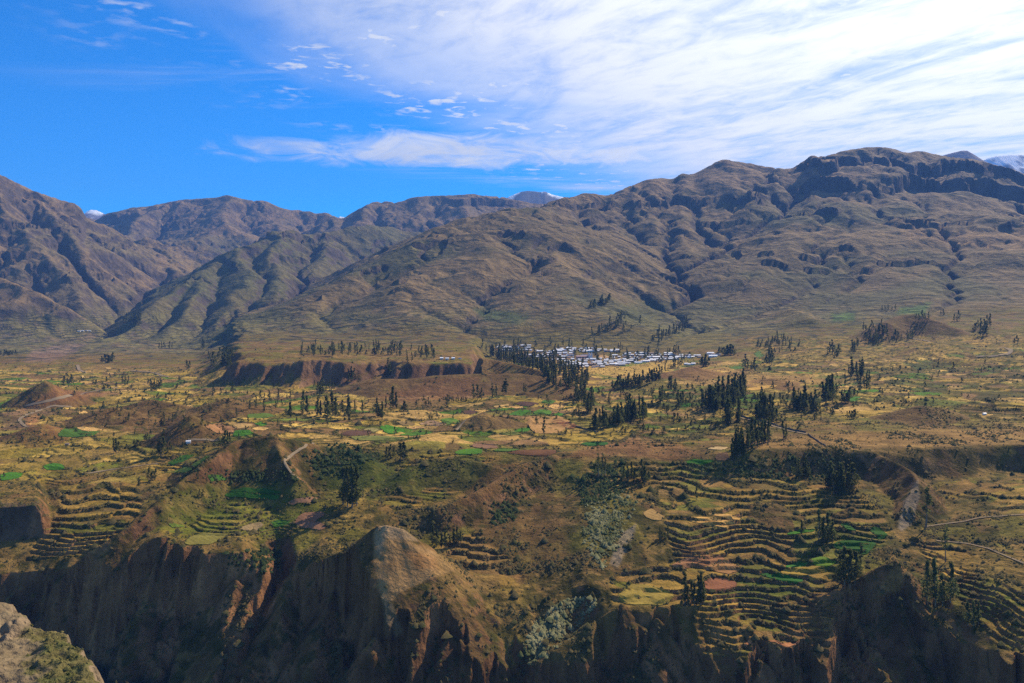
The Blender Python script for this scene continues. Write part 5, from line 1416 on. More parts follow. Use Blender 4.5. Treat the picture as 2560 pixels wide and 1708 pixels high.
def tree_geo(seed, hgt=20.0, width=0.26, lo=0.14, clumps=16, leaves=30, leaf=0.95, sparse=False):
    """A tapered, slightly bent trunk with limbs and a crown of small leaf blades in clumps."""
    r = random.Random(seed)
    bend = [(0, 0)]
    for i in range(7):
        bend.append((bend[-1][0] + r.uniform(-.28, .28), bend[-1][1] + r.uniform(-.28, .28)))
    def axis(t):
        k_ = min(int(t * 7), 6); f = t * 7 - k_
        return (bend[k_][0] * (1 - f) + bend[k_ + 1][0] * f, bend[k_][1] * (1 - f) + bend[k_ + 1][1] * f, t * hgt)
    tv, tf = [], []
    def tube(pa, pb, ra, rb, ns=5):
        b = len(tv)
        a_, b_ = Vector(pa), Vector(pb)
        dd = (b_ - a_).normalized()
        u = dd.orthogonal().normalized(); w = dd.cross(u)
        for q, rad in ((a_, ra), (b_, rb)):
            for k_ in range(ns):
                an = k_ / ns * 2 * math.pi
                tv.append(tuple(q + u * math.cos(an) * rad + w * math.sin(an) * rad))
        for k_ in range(ns):
            tf.append((b + k_, b + (k_ + 1) % ns, b + ns + (k_ + 1) % ns, b + ns + k_))
    for i in range(7):
        tube(axis(i / 7) if i else (0, 0, -1.5), axis((i + 1) / 7), .38 * (1 - i / 7.6), .38 * (1 - (i + 1) / 7.6))
    lv, lf = [], []
    for c in range(clumps):
        t = lo + (1 - lo) * (c + r.uniform(.1, .9)) / clumps
        prof = math.sin(min(1.0, (t - lo) / (1 - lo) * 1.15 + .22) * math.pi) ** 0.7
        rad = hgt * width * 0.5 * max(.25, prof)
        an = r.uniform(0, 2 * math.pi)
        ax = axis(min(t, .98))
        off = rad * r.uniform(.15, .75)
        cen = (ax[0] + math.cos(an) * off, ax[1] + math.sin(an) * off, ax[2] + r.uniform(-.3, .6))
        tube(axis(max(.05, t - .07)), cen, .12, .04, 3)
        cr_ = max(.9, rad * r.uniform(.38, .62))
        for l in range(leaves if not sparse else leaves // 2):
            while True:
                d = Vector((r.uniform(-1, 1), r.uniform(-1, 1), r.uniform(-1, 1)))
                if d.length <= 1:
                    break
            p = Vector(cen) + Vector((d.x * cr_, d.y * cr_, d.z * cr_ * 1.35))
            s_ = leaf * r.uniform(.5, 1.1)
            u = Vector((r.gauss(0, 1), r.gauss(0, 1), r.gauss(0, .7))).normalized()
            w = u.orthogonal().normalized()
            w = (w * math.cos(r.uniform(0, 6.28)) + u.cross(w) * math.sin(r.uniform(0, 6.28))).normalized()
            b = len(lv)
            for (q1, q2) in ((-.5, 0), (0, -.32), (.5, 0), (0, .32)):
                lv.append(tuple(p + u * s_ * q1 * 1.5 + w * s_ * q2 * 1.7))
            lf.append((b, b + 1, b + 2, b + 3))
    return tv, tf, lv, lf


def tree_mesh(seed, **kw):
    tv, tf, lv, lf = tree_geo(seed, **kw)
    return mesh_of('trunk', [(tv, tf)], M_TRUNK), mesh_of('crown', [(lv, lf)], M_LEAF)


TV = {
    'tall': [tree_mesh(100 + i, width=.34 + .07 * (i % 3), clumps=18 + i % 4, leaves=36) for i in range(6)],
    'slim': [tree_mesh(200 + i, width=.25 + .04 * (i % 2), clumps=15, leaves=30, lo=.12) for i in range(4)],
    'broad': [tree_mesh(300 + i, hgt=13, width=.72, clumps=22, leaves=40, lo=.12) for i in range(3)],
    'sparse': [tree_mesh(400 + i, width=.30, clumps=11, leaves=34, lo=.38, sparse=True) for i in range(3)],
    'bush': [tree_mesh(500 + i, hgt=5, width=1.1, clumps=12, leaves=26, lo=.05, leaf=.7) for i in range(3)],
}
THGT = {'tall': 20.0, 'slim': 20.0, 'broad': 13.0, 'sparse': 20.0, 'bush': 5.0}

# (phrase, kind, height in the view, places along the ground or an area with a count)
def line_pts(a, b, k_, jy=3, jx=3):
    return [(a[0] + (b[0] - a[0]) * (i + .5) / k_ + rng.uniform(-jx, jx), a[1] + (b[1] - a[1]) * (i + .5) / k_ + rng.uniform(-jy, jy)) for i in range(k_)]


def area_pts(poly, k_):
    xs = [p[0] for p in poly]; ys = [p[1] for p in poly]
    out_ = []
    while len(out_) < k_:
        a, b = rng.uniform(min(xs), max(xs)), rng.uniform(min(ys), max(ys))
        if poly_mask(np.array([a]), np.array([b]), poly)[0] > 0:
            out_.append((a, b))
    return out_


GROVES = [
    ('loose grove along the lower edge of the bare brown hills', 'tall', 48, [(725, 1045, 40), (758, 1033, 55), (768, 1036, 45), (794, 1040, 45), (802, 1043, 40), (817, 1058, 68), (831, 1040, 60), (838, 1044, 50), (855, 1035, 35), (871, 1048, 55), (887, 1030, 30), (906, 1030, 30), (942, 1040, 45), (950, 1044, 44), (955, 1050, 45), (965, 1020, 30), (983, 1022, 55), (990, 1024, 44), (1011, 1028, 40)]),
    ('straggling trees behind the grove under the brown cliff', 'tall', 24, [(625, 1025), (651, 1000), (661, 1005), (674, 1002), (696, 1000), (726, 997), (659, 1025), (689, 1022), (640, 1012), (705, 1018)]),
    ('thin row along the foot of the brown hill', 'slim', 19, [(1040, 1015), (1066, 1012), (1071, 1013), (1077, 1017)] + line_pts((1115, 1008), (1165, 1003), 9, 1)),
    ('clump at the right foot of the reddish hill', 'tall', 35, [(1116, 1017, 24), (1185, 998, 35), (1194, 1000, 40), (1203, 1000, 30), (1231, 996, 35), (1241, 994, 32), (1260, 985, 34), (1265, 986, 38)]),
    ('single thin tree standing alone on the brown hillside', 'slim', 27, [(1309, 982)]),
    ('dark trees in the hollow below the cliff', 'tall', 22, area_pts([(784, 958), (835, 965), (838, 985), (790, 985)], 14) + area_pts([(866, 935), (895, 940), (890, 965), (870, 965)], 9)),
    ('trees on the rim beside the sandy track', 'tall', 25, area_pts([(963, 918), (985, 915), (985, 944), (966, 944)], 7) + [(715, 970, 22), (1030, 905, 24), (1018, 908, 22)]),
    ('long wood behind the cliff top at the mountain foot', 'tall', 21, area_pts([(745, 872), (900, 868), (1085, 878), (1085, 898), (960, 890), (850, 893), (750, 890)], 110)),
    ('long forest belt between brown hill and village', 'slim', 29, area_pts([(1226, 892), (1277, 905), (1353, 929), (1358, 960), (1417, 975), (1468, 970), (1478, 949), (1437, 924), (1379, 912), (1315, 901)], 170) + line_pts((1226, 893), (1362, 929), 60, 4)),
    ('dark clump at the lower end of the forest belt', 'tall', 40, area_pts([(1432, 990), (1468, 985), (1465, 1022), (1432, 1020)], 13)),
    ('clump of tall trees beside the round straw field', 'tall', 42, area_pts([(1467, 1005), (1491, 1000), (1490, 1036), (1466, 1036)], 10)),
    ('dense row along the crest of the green hump', 'slim', 28, line_pts((1530, 976), (1652, 948), 55, 5)),
    ('row before the last houses of the village', 'slim', 22, line_pts((1655, 932), (1705, 912), 12, 2)),
    ('round trees at the east end of the village', 'broad', 26, [(1755, 918), (1763, 917), (1770, 916)]),
    ('trees stepping down the slope right of the green hump', 'tall', 32, area_pts([(1670, 968), (1693, 962), (1692, 982), (1672, 984)], 8) + area_pts([(1645, 992), (1670, 988), (1668, 1010), (1648, 1012)], 8)),
    ('clump between two small green fields', 'tall', 40, area_pts([(1680, 1005), (1706, 1002), (1704, 1022), (1682, 1024)], 6)),
    ('dark clump right of the lone tree in the fields', 'tall', 45, area_pts([(1486, 1062), (1514, 1060), (1514, 1072), (1488, 1074)], 9)),
    ('trees on the terrace edge above the dark bank', 'tall', 42, area_pts([(1520, 1056), (1555, 1052), (1556, 1064), (1522, 1066)], 11)),
    ('big dark clump on the shaded terraces', 'tall', 50, area_pts([(1560, 1044), (1616, 1040), (1614, 1054), (1564, 1056)], 15)),
    ('sparse lone tree standing in the tan field', 'sparse', 42, [(1360, 1088)]),
    ('bare thin trunk at the edge of the tan field', 'slim', 22, [(1415, 1089), (1428, 1089), (1474, 1075)]),
    ('great grove on the slope above the walled path', 'tall', 48, area_pts([(1748, 1022), (1790, 1000), (1862, 968), (1868, 985), (1830, 1020), (1760, 1028)], 62)),
    ('tall trees in front of the great grove', 'tall', 56, area_pts([(1812, 1040), (1850, 1030), (1846, 1062), (1815, 1085)], 9)),
    ('tall grove beside the walled path', 'tall', 56, area_pts([(1889, 1040), (1932, 1034), (1935, 1050), (1895, 1054)], 16)),
    ('small trees just above the walled path', 'tall', 35, [(1931, 1058), (1941, 1056), (1952, 1054)]),
    ('dark grove left of the small green field', 'tall', 45, area_pts([(1983, 1016), (2040, 1012), (2042, 1026), (1985, 1028)], 20)),
    ('tall narrow grove behind the dark one', 'tall', 54, area_pts([(2052, 995), (2088, 992), (2088, 1006), (2052, 1008)], 12)),
    ('low trees beside the small green field', 'broad', 34, [(2106, 1006), (2114, 1008), (2122, 1006)]),
    ('upright clump in the pale pasture', 'slim', 37, area_pts([(2118, 938), (2157, 936), (2157, 947), (2120, 948)], 13)),
    ('scattered trees below the pale pasture clump', 'sparse', 36, [(2146, 966), (2152, 972), (2160, 970), (2166, 977), (2172, 968), (2150, 980)]),
    ('trees at the top of the bare plateau', 'tall', 31, [(2118, 1046), (2125, 1048), (2131, 1044), (2137, 1046)]),
    ('lone tree above the end of the walled path', 'tall', 42, [(1997, 1077)]),
    ('dense dark grove below the plateau edge', 'slim', 57, area_pts([(1826, 1164), (1850, 1146), (1925, 1106), (1912, 1094), (1845, 1112), (1830, 1140)], 44)),
    ('tall pair right of the dense dark grove', 'slim', 46, [(1958, 1100), (1966, 1098)]),
    ('clump beside the field east of the village', 'tall', 30, area_pts([(1863, 920), (1886, 918), (1886, 928), (1863, 928)], 6)),
    ('dark clump below the terraces east of the village', 'tall', 29, area_pts([(1909, 906), (1937, 903), (1936, 913), (1910, 915)], 8)),
    ('round trees above the eastmost houses', 'broad', 23, area_pts([(1790, 884), (1838, 882), (1836, 890), (1792, 890)], 9)),
    ('thin wood on the lower terraced slope', 'tall', 19, area_pts([(1890, 850), (1950, 842), (2000, 860), (1990, 885), (1895, 885)], 45)),
    ('trees on the dark terraces below the hill', 'tall', 29, area_pts([(2073, 882), (2103, 876), (2101, 898), (2075, 900)], 7) + area_pts([(2125, 866), (2152, 862), (2150, 884), (2127, 886)], 7)),
    ('trees round the bare knob on the slope', 'tall', 24, area_pts([(2150, 828), (2200, 812), (2250, 845), (2285, 835), (2280, 862), (2200, 866), (2150, 862)], 40)),
    ('trees over the bare knob', 'tall', 23, [(2290, 800), (2298, 802), (2306, 800), (2313, 801), (2321, 799), (2352, 788), (2358, 789), (2386, 803), (2392, 804), (2398, 802), (2205, 777, 14), (2213, 776, 14), (2221, 776, 14), (2230, 775, 14), (2238, 775, 14)]),
    ('tall trees on the terraces at the right edge', 'tall', 32, area_pts([(2436, 815), (2480, 810), (2478, 842), (2440, 842)], 13) + [(2536, 858, 20), (2544, 858, 20)]),
    ('dark grove at the foot of the shaded bank', 'tall', 64, area_pts([(2070, 1220), (2132, 1212), (2136, 1236), (2076, 1240)], 17)),
    ('trees hanging on the shaded bank', 'tall', 56, [(1990, 1196), (1998, 1198), (2007, 1192), (2015, 1196), (2022, 1190)]),
    ('small tree on the upper terraces', 'slim', 42, [(1741, 1250)]),
    ('tree at the left edge of the green terrace plots', 'tall', 58, [(2005, 1338)]),
    ('big trees among the green terrace plots', 'tall', 66, [(2046, 1352), (2058, 1356), (2070, 1354), (2082, 1356)]),
    ('very tall thin tree beside the rock fin', 'sparse', 95, [(2314, 1320)]),
    ('big dark trees at the lower corner of the green plots', 'tall', 92, [(2100, 1458), (2112, 1464), (2124, 1462), (2137, 1458)]),
    ('thin tree right of the green plots', 'slim', 62, [(2152, 1420)]),
    ('big dark trees on the scrubby slope by the cliff', 'tall', 105, [(2318, 1508), (2338, 1516), (2356, 1514), (2376, 1506)]),
    ('dark trees low on the scrubby slope', 'tall', 86, [(2420, 1562), (2434, 1568), (2446, 1560)]),
    ('sparse thin tree on the scrubby slope', 'sparse', 80, [(2364, 1405)]),
    ('slim trees on the brink of the field ledge', 'slim', 72, [(1712, 1508), (1720, 1512), (1728, 1510), (1736, 1514), (1744, 1511), (1752, 1513), (1760, 1508)]),
    ('tall dark trees above the shaded gully', 'tall', 58, [(1560, 1204), (1569, 1206), (1578, 1202), (1586, 1206), (1605, 1204), (1613, 1206), (1621, 1202)]),
    ('sparse trees left of the shaded gully', 'sparse', 50, [(1497, 1192), (1505, 1194), (1513, 1190)]),
    ('slim trees on top of the pale gully cliff', 'slim', 34, [(1650, 1346), (1656, 1344), (1662, 1347), (1669, 1343)]),
    ('small tree on the brown terraces of the bowl', 'tall', 22, [(1819, 1497)]),
    ('tree on the valley floor left of the pointed hill', 'tall', 34, [(402, 1066), (410, 1064), (432, 1058)]),
    ('tree on the right slope of the pointed hill', 'tall', 28, [(505, 1065)]),
    ('clump at the left end of the big brown hill', 'slim', 40, [(556, 1117), (562, 1118), (568, 1116), (575, 1114)]),
    ('small clump at the foot of the pointed hill', 'tall', 22, [(362, 1102), (368, 1103), (374, 1100)]),
    ('low clump beside the dirt bank', 'broad', 22, [(336, 1117), (344, 1117)]),
    ('upright trio in the olive fields', 'slim', 38, [(285, 1132), (291, 1134), (297, 1131)]),
    ('dark trees in the hollow below the pointed hill', 'tall', 40, [(396, 1139), (402, 1140), (408, 1138), (420, 1132, 26), (427, 1130, 26), (372, 1198, 30), (380, 1200, 30), (388, 1199, 28)]),
    ('young tree on the path over the long ridge', 'tall', 25, [(494, 1202), (516, 1208), (498, 1242, 20), (506, 1243, 20)]),
    ('little tree in the bright green terraces', 'tall', 19, [(501, 1304)]),
    ('low trees near the small pyramid hill', 'broad', 18, [(160, 960), (170, 961), (178, 958)]),
    ('tall dark clump casting a long shadow on the green valley', 'tall', 100, [(858, 1262), (869, 1268), (880, 1270), (892, 1264)]),
    ('leaning trees by the grey clearing', 'tall', 34, [(966, 1150), (975, 1147), (984, 1143)]),
    ('trees below the bright green plot', 'tall', 42, [(1001, 1150), (1008, 1152), (1015, 1149)]),
    ('sparse tree on the dark scrub bank', 'sparse', 50, [(1143, 1194)]),
    ('brushy trees behind the pale pointed crag', 'tall', 46, [(1082, 1362), (1092, 1366), (1104, 1370), (1114, 1372), (1124, 1368), (1134, 1366), (1144, 1362), (1152, 1358)]),
    ('round dark trees beyond the river flats', 'broad', 20, [(256, 907), (264, 908), (272, 907), (280, 906)]),
    ('wood at the left end of the cliff', 'tall', 28, area_pts([(516, 895), (582, 890), (582, 925), (520, 922)], 20)),
    ('scattered trees under the far ridge', 'tall', 20, [(467, 925, 25), (473, 924, 22), (398, 872), (404, 873), (411, 871), (424, 872), (430, 871)] + area_pts([(498, 866), (518, 864), (518, 874), (500, 874)], 6)),
    ('wood at the gorge mouth', 'broad', 18, area_pts([(306, 800), (352, 790), (350, 812), (310, 815)], 16)),
    ('scattered trees on the dark terraces of the plain', 'tall', 23, area_pts([(362, 960), (410, 955), (408, 978), (366, 980)], 15) + [(306, 958, 18), (313, 957, 18), (321, 958, 18)]),
    ('trees at the far edge of the river flats', 'broad', 12, line_pts((0, 890), (40, 886), 10, 2)),
    ('trees among the houses of the village', 'tall', 22, [(1262, 868), (1286, 872), (1296, 866), (1302, 860), (1340, 866), (1376, 864), (1395, 870), (1408, 866), (1423, 868), (1430, 869), (1458, 868), (1466, 867), (1486, 868), (1489, 880), (1490, 896, 34), (1386, 896, 26), (1380, 897, 24), (1391, 897, 22), (1334, 894), (1340, 893), (1510, 897, 20), (1526, 897, 18), (1546, 873), (1551, 872), (1556, 873), (1570, 902, 24), (1589, 905, 22), (1612, 899, 20), (1645, 892, 18), (1669, 886, 16), (1684, 888, 24), (1690, 888, 26), (1696, 888, 24), (1724, 889, 16), (1320, 886), (1310, 884), (1300, 890), (1275, 884), (1250, 882), (1240, 872), (1216, 880), (1206, 872), (1228, 884), (1480, 842), (1500, 836), (1520, 826), (1540, 822), (1560, 832), (1578, 824), (1600, 812)]),
    ('scattered trees of the middle valley', 'tall', 20, area_pts([(200, 1000), (700, 960), (1100, 1000), (1500, 960), (2100, 930), (2500, 900), (2500, 980), (2000, 1000), (1500, 1100), (1000, 1110), (500, 1100), (250, 1150)], 70)),
    ('scattered bushes of the middle valley', 'broad', 9, area_pts([(0, 1000), (700, 960), (1100, 1000), (1500, 960), (2100, 930), (2500, 900), (2500, 1000), (2000, 1040), (1500, 1100), (1000, 1120), (500, 1130), (0, 1200)], 160)),
    ('hedgerow bushes right of the centre', 'broad', 13, area_pts([(1380, 970), (1560, 985), (1800, 960), (2150, 960), (2150, 1040), (1900, 1060), (1600, 1100), (1480, 1080), (1380, 1010)], 150)),
    ('mixed hedgerow trees right of the centre', 'tall', 27, area_pts([(1480, 985), (1600, 1000), (1760, 985), (2100, 985), (2080, 1030), (1900, 1040), (1700, 1060), (1560, 1060), (1480, 1030)], 60)),
    ('garden trees between the village houses', 'broad', 13, area_pts([(1250, 872), (1400, 868), (1560, 875), (1750, 888), (1690, 905), (1500, 918), (1400, 905), (1280, 890)], 60)),
    ('low trees along the fields at the left', 'broad', 12, area_pts([(150, 940), (560, 930), (640, 1000), (560, 1080), (300, 1130), (200, 1050)], 70)),
    ('wood on the slope above the village', 'tall', 22, area_pts([(1475, 835), (1520, 815), (1560, 795), (1565, 810), (1520, 832), (1490, 842)], 20)),
    ('thin rows on the terraces right of the village', 'slim', 20, line_pts((1630, 848), (1720, 820), 22, 8) + line_pts((1640, 870), (1660, 850), 5)),
    ('dark wood in the mouth of the ravine', 'broad', 18, area_pts([(1470, 765), (1520, 745), (1530, 765), (1475, 775)], 14)),
]
TREES = []
for gi, (phrase, kind, hp, pts) in enumerate(GROVES):
    for p in pts:
        TREES.append((p[2] if len(p) > 2 else hp * rng.uniform(.6, 1.18), gi, p[0], p[1]))
mean_h = {gi: g_[2] for gi, g_ in enumerate(GROVES)}
rank = sorted(range(len(GROVES)), key=lambda gi: -mean_h[gi])
single, used = set(), 0
for gi in rank:
    k_ = len(GROVES[gi][3])
    if used + k_ <= 300:
        single.add(gi)
        used += k_
MASS_T, MASS_L = ([], []), ([], [])
cheap = {k_: [tree_geo(700 + i, hgt=THGT[k_], width={'tall': .42, 'slim': .30, 'broad': .75, 'sparse': .32}[k_], clumps=11, leaves=12, leaf=1.8) for i in range(4)] for k_ in ('tall', 'slim', 'broad', 'sparse')}
for gi, (phrase, kind, hp, pts) in enumerate(GROVES):
    mem = sorted([t for t in TREES if t[1] == gi], key=lambda t: t[2])
    for k_, (h_, _, px, py) in enumerate(mem):
        ymin = 1000 if py < 1000 else 500
        g_ = ground_at(px, py, ymin)
        hm = min(max(h_ / F * g_[1], 4.0), 34.0)
        sc_t = hm / THGT[kind]
        wd = rng.uniform(.85, 1.35)
        rz = rng.uniform(0, 6.28)
        if gi in single:
            kd = 'broad' if kind == 'tall' and len(mem) > 6 and rng.random() < .22 else kind
            if kd != kind:
                hm *= .62
                sc_t = hm / THGT[kd]
            tr_, cr_ = rng.choice(TV[kd])
            lab = phrase if len(mem) == 1 else f'{ordinal(k_ + 1)} from left, {phrase}'
            o = thing('eucalyptus_tree', 'eucalyptus, ' + lab, 'tree', (g_[0], g_[1], g_[2] - .1), rz, phrase if len(mem) > 1 else None, (sc_t * wd, sc_t * wd, sc_t))
            child('trunk', tr_, o)
            child('crown', cr_, o)
        else:
            kd = 'broad' if kind in ('tall', 'slim') and rng.random() < .2 else kind
            if kd != kind:
                sc_t = hm * .6 / THGT[kd]
            tv, tf, lv, lf = rng.choice(cheap[kd])
            c_, s_ = math.cos(rz), math.sin(rz)
            for (dv, df), (vv, ff) in ((MASS_T, (tv, tf)), (MASS_L, (lv, lf))):
                b = len(dv)
                dv.extend((g_[0] + (x * c_ - y * s_) * sc_t * wd, g_[1] + (x * s_ + y * c_) * sc_t * wd, g_[2] + z * sc_t) for x, y, z in vv)
                df.extend(tuple(b + i for i in q) for q in ff)
b = len(MASS_T[0])
V_ = MASS_T[0] + MASS_L[0]
F_ = MASS_T[1] + [tuple(b + i for i in q) for q in MASS_L[1]]
wood = mesh_obj('distant_woodland', V_, F_, [M_TRUNK, M_LEAF], None, False, 'stuff')
wood.data.polygons.foreach_set('material_index', np.array([0] * len(MASS_T[1]) + [1] * len(MASS_L[1]), np.int32))
print('trees', used, len(TREES), 'houses', HOUSE_N, round(time.time() - T0, 1))

# ------------------------------------------------------------------ scrub
def blob(seed, k_=2):
    r = np.random.RandomState(seed)
    v = np.array([(0, 0, 1), (1, 0, 0), (.5, .87, .1), (-.5, .87, 0), (-1, 0, .1), (-.5, -.87, 0), (.5, -.87, .1)], float)
    f = np.array([(0, 1, 2), (0, 2, 3), (0, 3, 4), (0, 4, 5), (0, 5, 6), (0, 6, 1)])
    v *= r.uniform(.65, 1.3, (7, 1))
    return v, f


def scatter(name, pts, sizes, mat, seed):
    pts = np.asarray(pts); sizes = np.asarray(sizes)
    r = np.random.RandomState(seed)
    bl = [blob(seed + i) for i in range(8)]
    f0 = bl[0][1]
    VV = np.array([b_[0] for b_ in bl])[r.randint(0, 8, len(pts))]
    an = r.uniform(0, 6.28, len(pts))
    c_, s_ = np.cos(an)[:, None], np.sin(an)[:, None]
    x = VV[:, :, 0] * c_ - VV[:, :, 1] * s_; y = VV[:, :, 0] * s_ + VV[:, :, 1] * c_
    V = np.stack([x * sizes[:, None] + pts[:, 0:1], y * sizes[:, None] + pts[:, 1:2], (VV[:, :, 2] * 1.15 - .1) * sizes[:, None] + pts[:, 2:3]], -1).reshape(-1, 3)
    Fc = (f0[None] + (np.arange(len(pts)) * 7)[:, None, None]).reshape(-1, 3)
    me = bpy.data.meshes.new(name)
    me.vertices.add(len(V)); me.vertices.foreach_set('co', V.astype(np.float32).ravel())
    me.loops.add(len(Fc) * 3); me.loops.foreach_set('vertex_index', Fc.astype(np.int32).ravel())
    me.polygons.add(len(Fc)); me.polygons.foreach_set('loop_start', np.arange(len(Fc), dtype=np.int32) * 3)
    me.update(calc_edges=True)
    me.materials.append(mat)
    o = bpy.data.objects.new(name, me)
    o['kind'] = 'stuff'
    COL.objects.link(o)
    return o


def shrub_mat(name, a, b):
    m, n = material(name)
    geo = n.new('ShaderNodeNewGeometry')
    k1 = n.noise(geo.outputs['Position'], 0.08, 4.0, 0.6)
    k2 = n.noise(geo.outputs['Position'], 2.2, 3.0, 0.7)
    c_ = n.mix(n.step(k1, .35, .65), a, b)
    s_ = n.new('ShaderNodeVectorMath', operation='SCALE')
    n.l.new(c_, s_.inputs[0]); n.l.new(n.math('ADD', .35, n.math('MULTIPLY', k2, 1.3)), s_.inputs['Scale'])
    finish(n, s_.outputs[0], .95, bump_of(n, k2, .6, 1.0), .05)
    return m


r_ = np.random.RandomState(3)
def pick(weight, count, ylo, yhi):
    """Random ground points, likely where the weight is high."""
    sl = (gy[:-1] > ylo) & (gy[:-1] < yhi)
    area = np.abs((GX[:-1, 1:] - GX[:-1, :-1]) * (GY[1:, :-1] - GY[:-1, :-1]))
    w = (weight[:-1, :-1] * np.power(area, .75) / GY[:-1, :-1])
    w[~sl] = 0
    w[:, (gx[:-1] < -60) | (gx[:-1] > 2620)] = 0
    w = w.ravel() / w.sum()
    idx = r_.choice(len(w), count, p=w)
    j, i = idx // (nc - 1), idx % (nc - 1)
    fu, fv = r_.rand(count), r_.rand(count)
    y = gy[j] + fv * (gy[j + 1] - gy[j])
    x = ((gx[i] + fu * (gx[i + 1] - gx[i])) - CX) / F * y
    return np.stack([x, y, height(x, y)], -1)


def in_view(poly, y0, y1):
    r0, r1 = np.searchsorted(gy, y0), np.searchsorted(gy, y1)
    w = np.zeros(H.shape, np.float32)
    w[r0:r1] = poly_mask(GPX[r0:r1] + n_fine[r0:r1] * 8, PYV[r0:r1], poly, 8.)
    return w


SLn = np.hypot(np.gradient(H, axis=0) / np.gradient(GY, axis=0), np.gradient(H, axis=1) / np.gradient(GX, axis=1))
in_field = np.zeros(H.shape, np.float32)
for poly, _c in FIELDS:
    bx0, bx1 = min(p[0] for p in poly), max(p[0] for p in poly); by0, by1 = min(p[1] for p in poly), max(p[1] for p in poly)
    m_ = (GPX > bx0) & (GPX < bx1) & (PYV > by0) & (PYV < by1)
    in_field[m_] = np.maximum(in_field[m_], poly_mask(GPX[m_], PYV[m_], poly))
patchy = sst(fbm(GX / 28, GY / 28, 11, 4), .05, .6) ** 1.5 * 1.6
w_s = (0.12 + patchy) * (1 - TMASK * (1 - RISER)) * sst(SLn, 3.0, 1.0) + RISER * 1.6 + hedge * farm * big_zone * 1.5
w_s *= (1 - in_field) * (1 - farm * big_zone * (1 - hedge) * .93) * sst(H, -257, -250)
pts = pick(w_s * (in_view([(900, 1340), (940, 1310), (1010, 1318), (1100, 1390), (1140, 1430), (1020, 1520), (940, 1480)], 550, 630) * -.92 + 1), 42000, 500, 1150)
sz = np.exp(r_.normal(-.25, .6, len(pts))) * .75
scatter('scrub', pts, sz, shrub_mat('scrub', (.055, .055, .018), (.115, .088, .036)), 11)
edge_pts = []
for o_ in [q for q in COL.objects if q.name.split('.')[0] == 'field']:
    vv = np.array([v.co[:] for v in o_.data.vertices])
    m_ = (len(vv) - 1) // 7
    rg = vv[1 + 5 * m_:1 + 6 * m_]
    for i_ in range(m_):
        a_, b_ = rg[i_], rg[(i_ + 1) % m_]
        k_ = int(np.hypot(*(b_ - a_)[:2]) / 2.2)
        for q in range(k_):
            if r_.rand() < .6:
                edge_pts.append(a_ + (b_ - a_) * (q + r_.rand()) / k_ + r_.normal(0, .5, 3) * (1, 1, 0) - (0, 0, .4))
scatter('field_hedge', np.array(edge_pts), np.exp(r_.normal(-.35, .4, len(edge_pts))), shrub_mat('field_hedge', (.045, .055, .016), (.10, .09, .03)), 51)
pts = pick((hedge * farm * big_zone + .08 * patchy) * (1 - in_field), 6000, 1100, 2300)
scatter('hedge_scrub', pts, np.exp(r_.normal(.35, .35, len(pts))), shrub_mat('hedge', (.030, .040, .014), (.06, .062, .022)), 21)


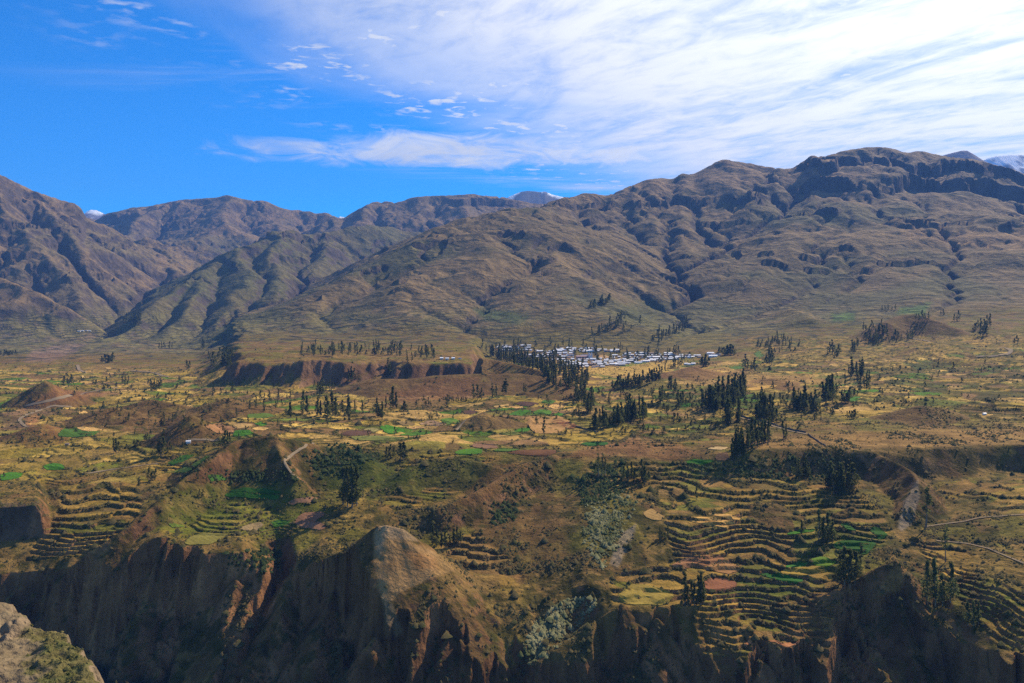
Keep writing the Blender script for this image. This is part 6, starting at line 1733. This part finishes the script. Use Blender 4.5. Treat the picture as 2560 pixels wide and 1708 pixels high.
w = np.maximum(in_view([(1470, 1260), (1550, 1235), (1600, 1240), (1560, 1310), (1525, 1400), (1500, 1420), (1460, 1360)], 590, 780), in_view([(1480, 1490), (1490, 1510), (1440, 1580), (1350, 1650), (1310, 1700), (1290, 1650), (1340, 1560), (1400, 1510)], 530, 620))
w = w * (.15 + sst(fbm(GX / 14, GY / 14, 8, 3), -.2, .5))
scatter('pale_brush', pick(w, 2600, 530, 800), np.exp(r_.normal(-.05, .4, 2600)), shrub_mat('pale_brush', (.09, .10, .035), (.25, .23, .11)), 31)
w = np.maximum(in_view([(1430, 1200), (1560, 1150), (1570, 1230), (1460, 1270)], 650, 850), np.maximum(in_view([(1230, 1260), (1300, 1240), (1290, 1300), (1220, 1320)], 600, 780), in_view([(560, 1385), (720, 1370), (680, 1430), (560, 1420)], 590, 680)))
w = np.maximum(w, np.maximum(in_view([(1700, 1170), (2050, 1130), (2120, 1190), (1960, 1200), (1800, 1190)], 740, 850) * .6, in_view([(480, 1180), (730, 1180), (760, 1215), (520, 1205)], 700, 830) * .7))
w = np.maximum(w, in_view([(760, 1130), (860, 1110), (960, 1140), (860, 1200), (780, 1190)], 700, 950) * .8)
scatter('green_brush', pick(w, 2600, 530, 950), np.exp(r_.normal(.25, .4, 2600)), shrub_mat('green_brush', (.025, .040, .012), (.05, .065, .02)), 41)
gpts = np.column_stack([r_.uniform(-150, -90, 9000), r_.uniform(130, 222, 9000)])
gi_ = np.clip(((gpts[:, 0] - ox[0]) / (ox[1] - ox[0])).astype(int), 0, mo - 1); gj_ = np.clip(((gpts[:, 1] - oy[0]) / (oy[1] - oy[0])).astype(int), 0, no - 1)
ok_ = (rm[gj_, gi_, 0] < .4) & (sd[gj_, gi_] > -.5) & (gm[gj_, gi_, 0] + r_.rand(9000) * .7 > .6)
scatter('outcrop_grass', np.column_stack([gpts, OZ[gj_, gi_]])[ok_], np.exp(r_.normal(-1.25, .45, ok_.sum())), shrub_mat('outcrop_grass', (.09, .095, .03), (.19, .16, .06)), 61)
print('scrub', round(time.time() - T0, 1))
#OBJ_END
# ------------------------------------------------------------------ haze
hz = bpy.data.meshes.new('haze')
x0, x1, y0, y1, z0, z1 = -14000., 14000., -3000., 19000., -275., 2700.
hz.from_pydata([(x, y, z) for x in (x0, x1) for y in (y0, y1) for z in (z0, z1)], [], [(0, 1, 3, 2), (4, 6, 7, 5), (0, 4, 5, 1), (2, 3, 7, 6), (0, 2, 6, 4), (1, 5, 7, 3)])
hm, n = material('haze')
v = n.new('ShaderNodeVolumePrincipled')
v.inputs['Color'].default_value = (0.16, 0.38, 1.0, 1.0)
v.inputs['Density'].default_value = 4.0e-5
v.inputs['Anisotropy'].default_value = 0.0
o = n.new('ShaderNodeOutputMaterial')
n.l.new(v.outputs[0], o.inputs['Volume'])
hz.materials.append(hm)
ho = bpy.data.objects.new('haze', hz)
ho['kind'] = 'stuff'
COL.objects.link(ho)
print('done', round(time.time() - T0, 1))
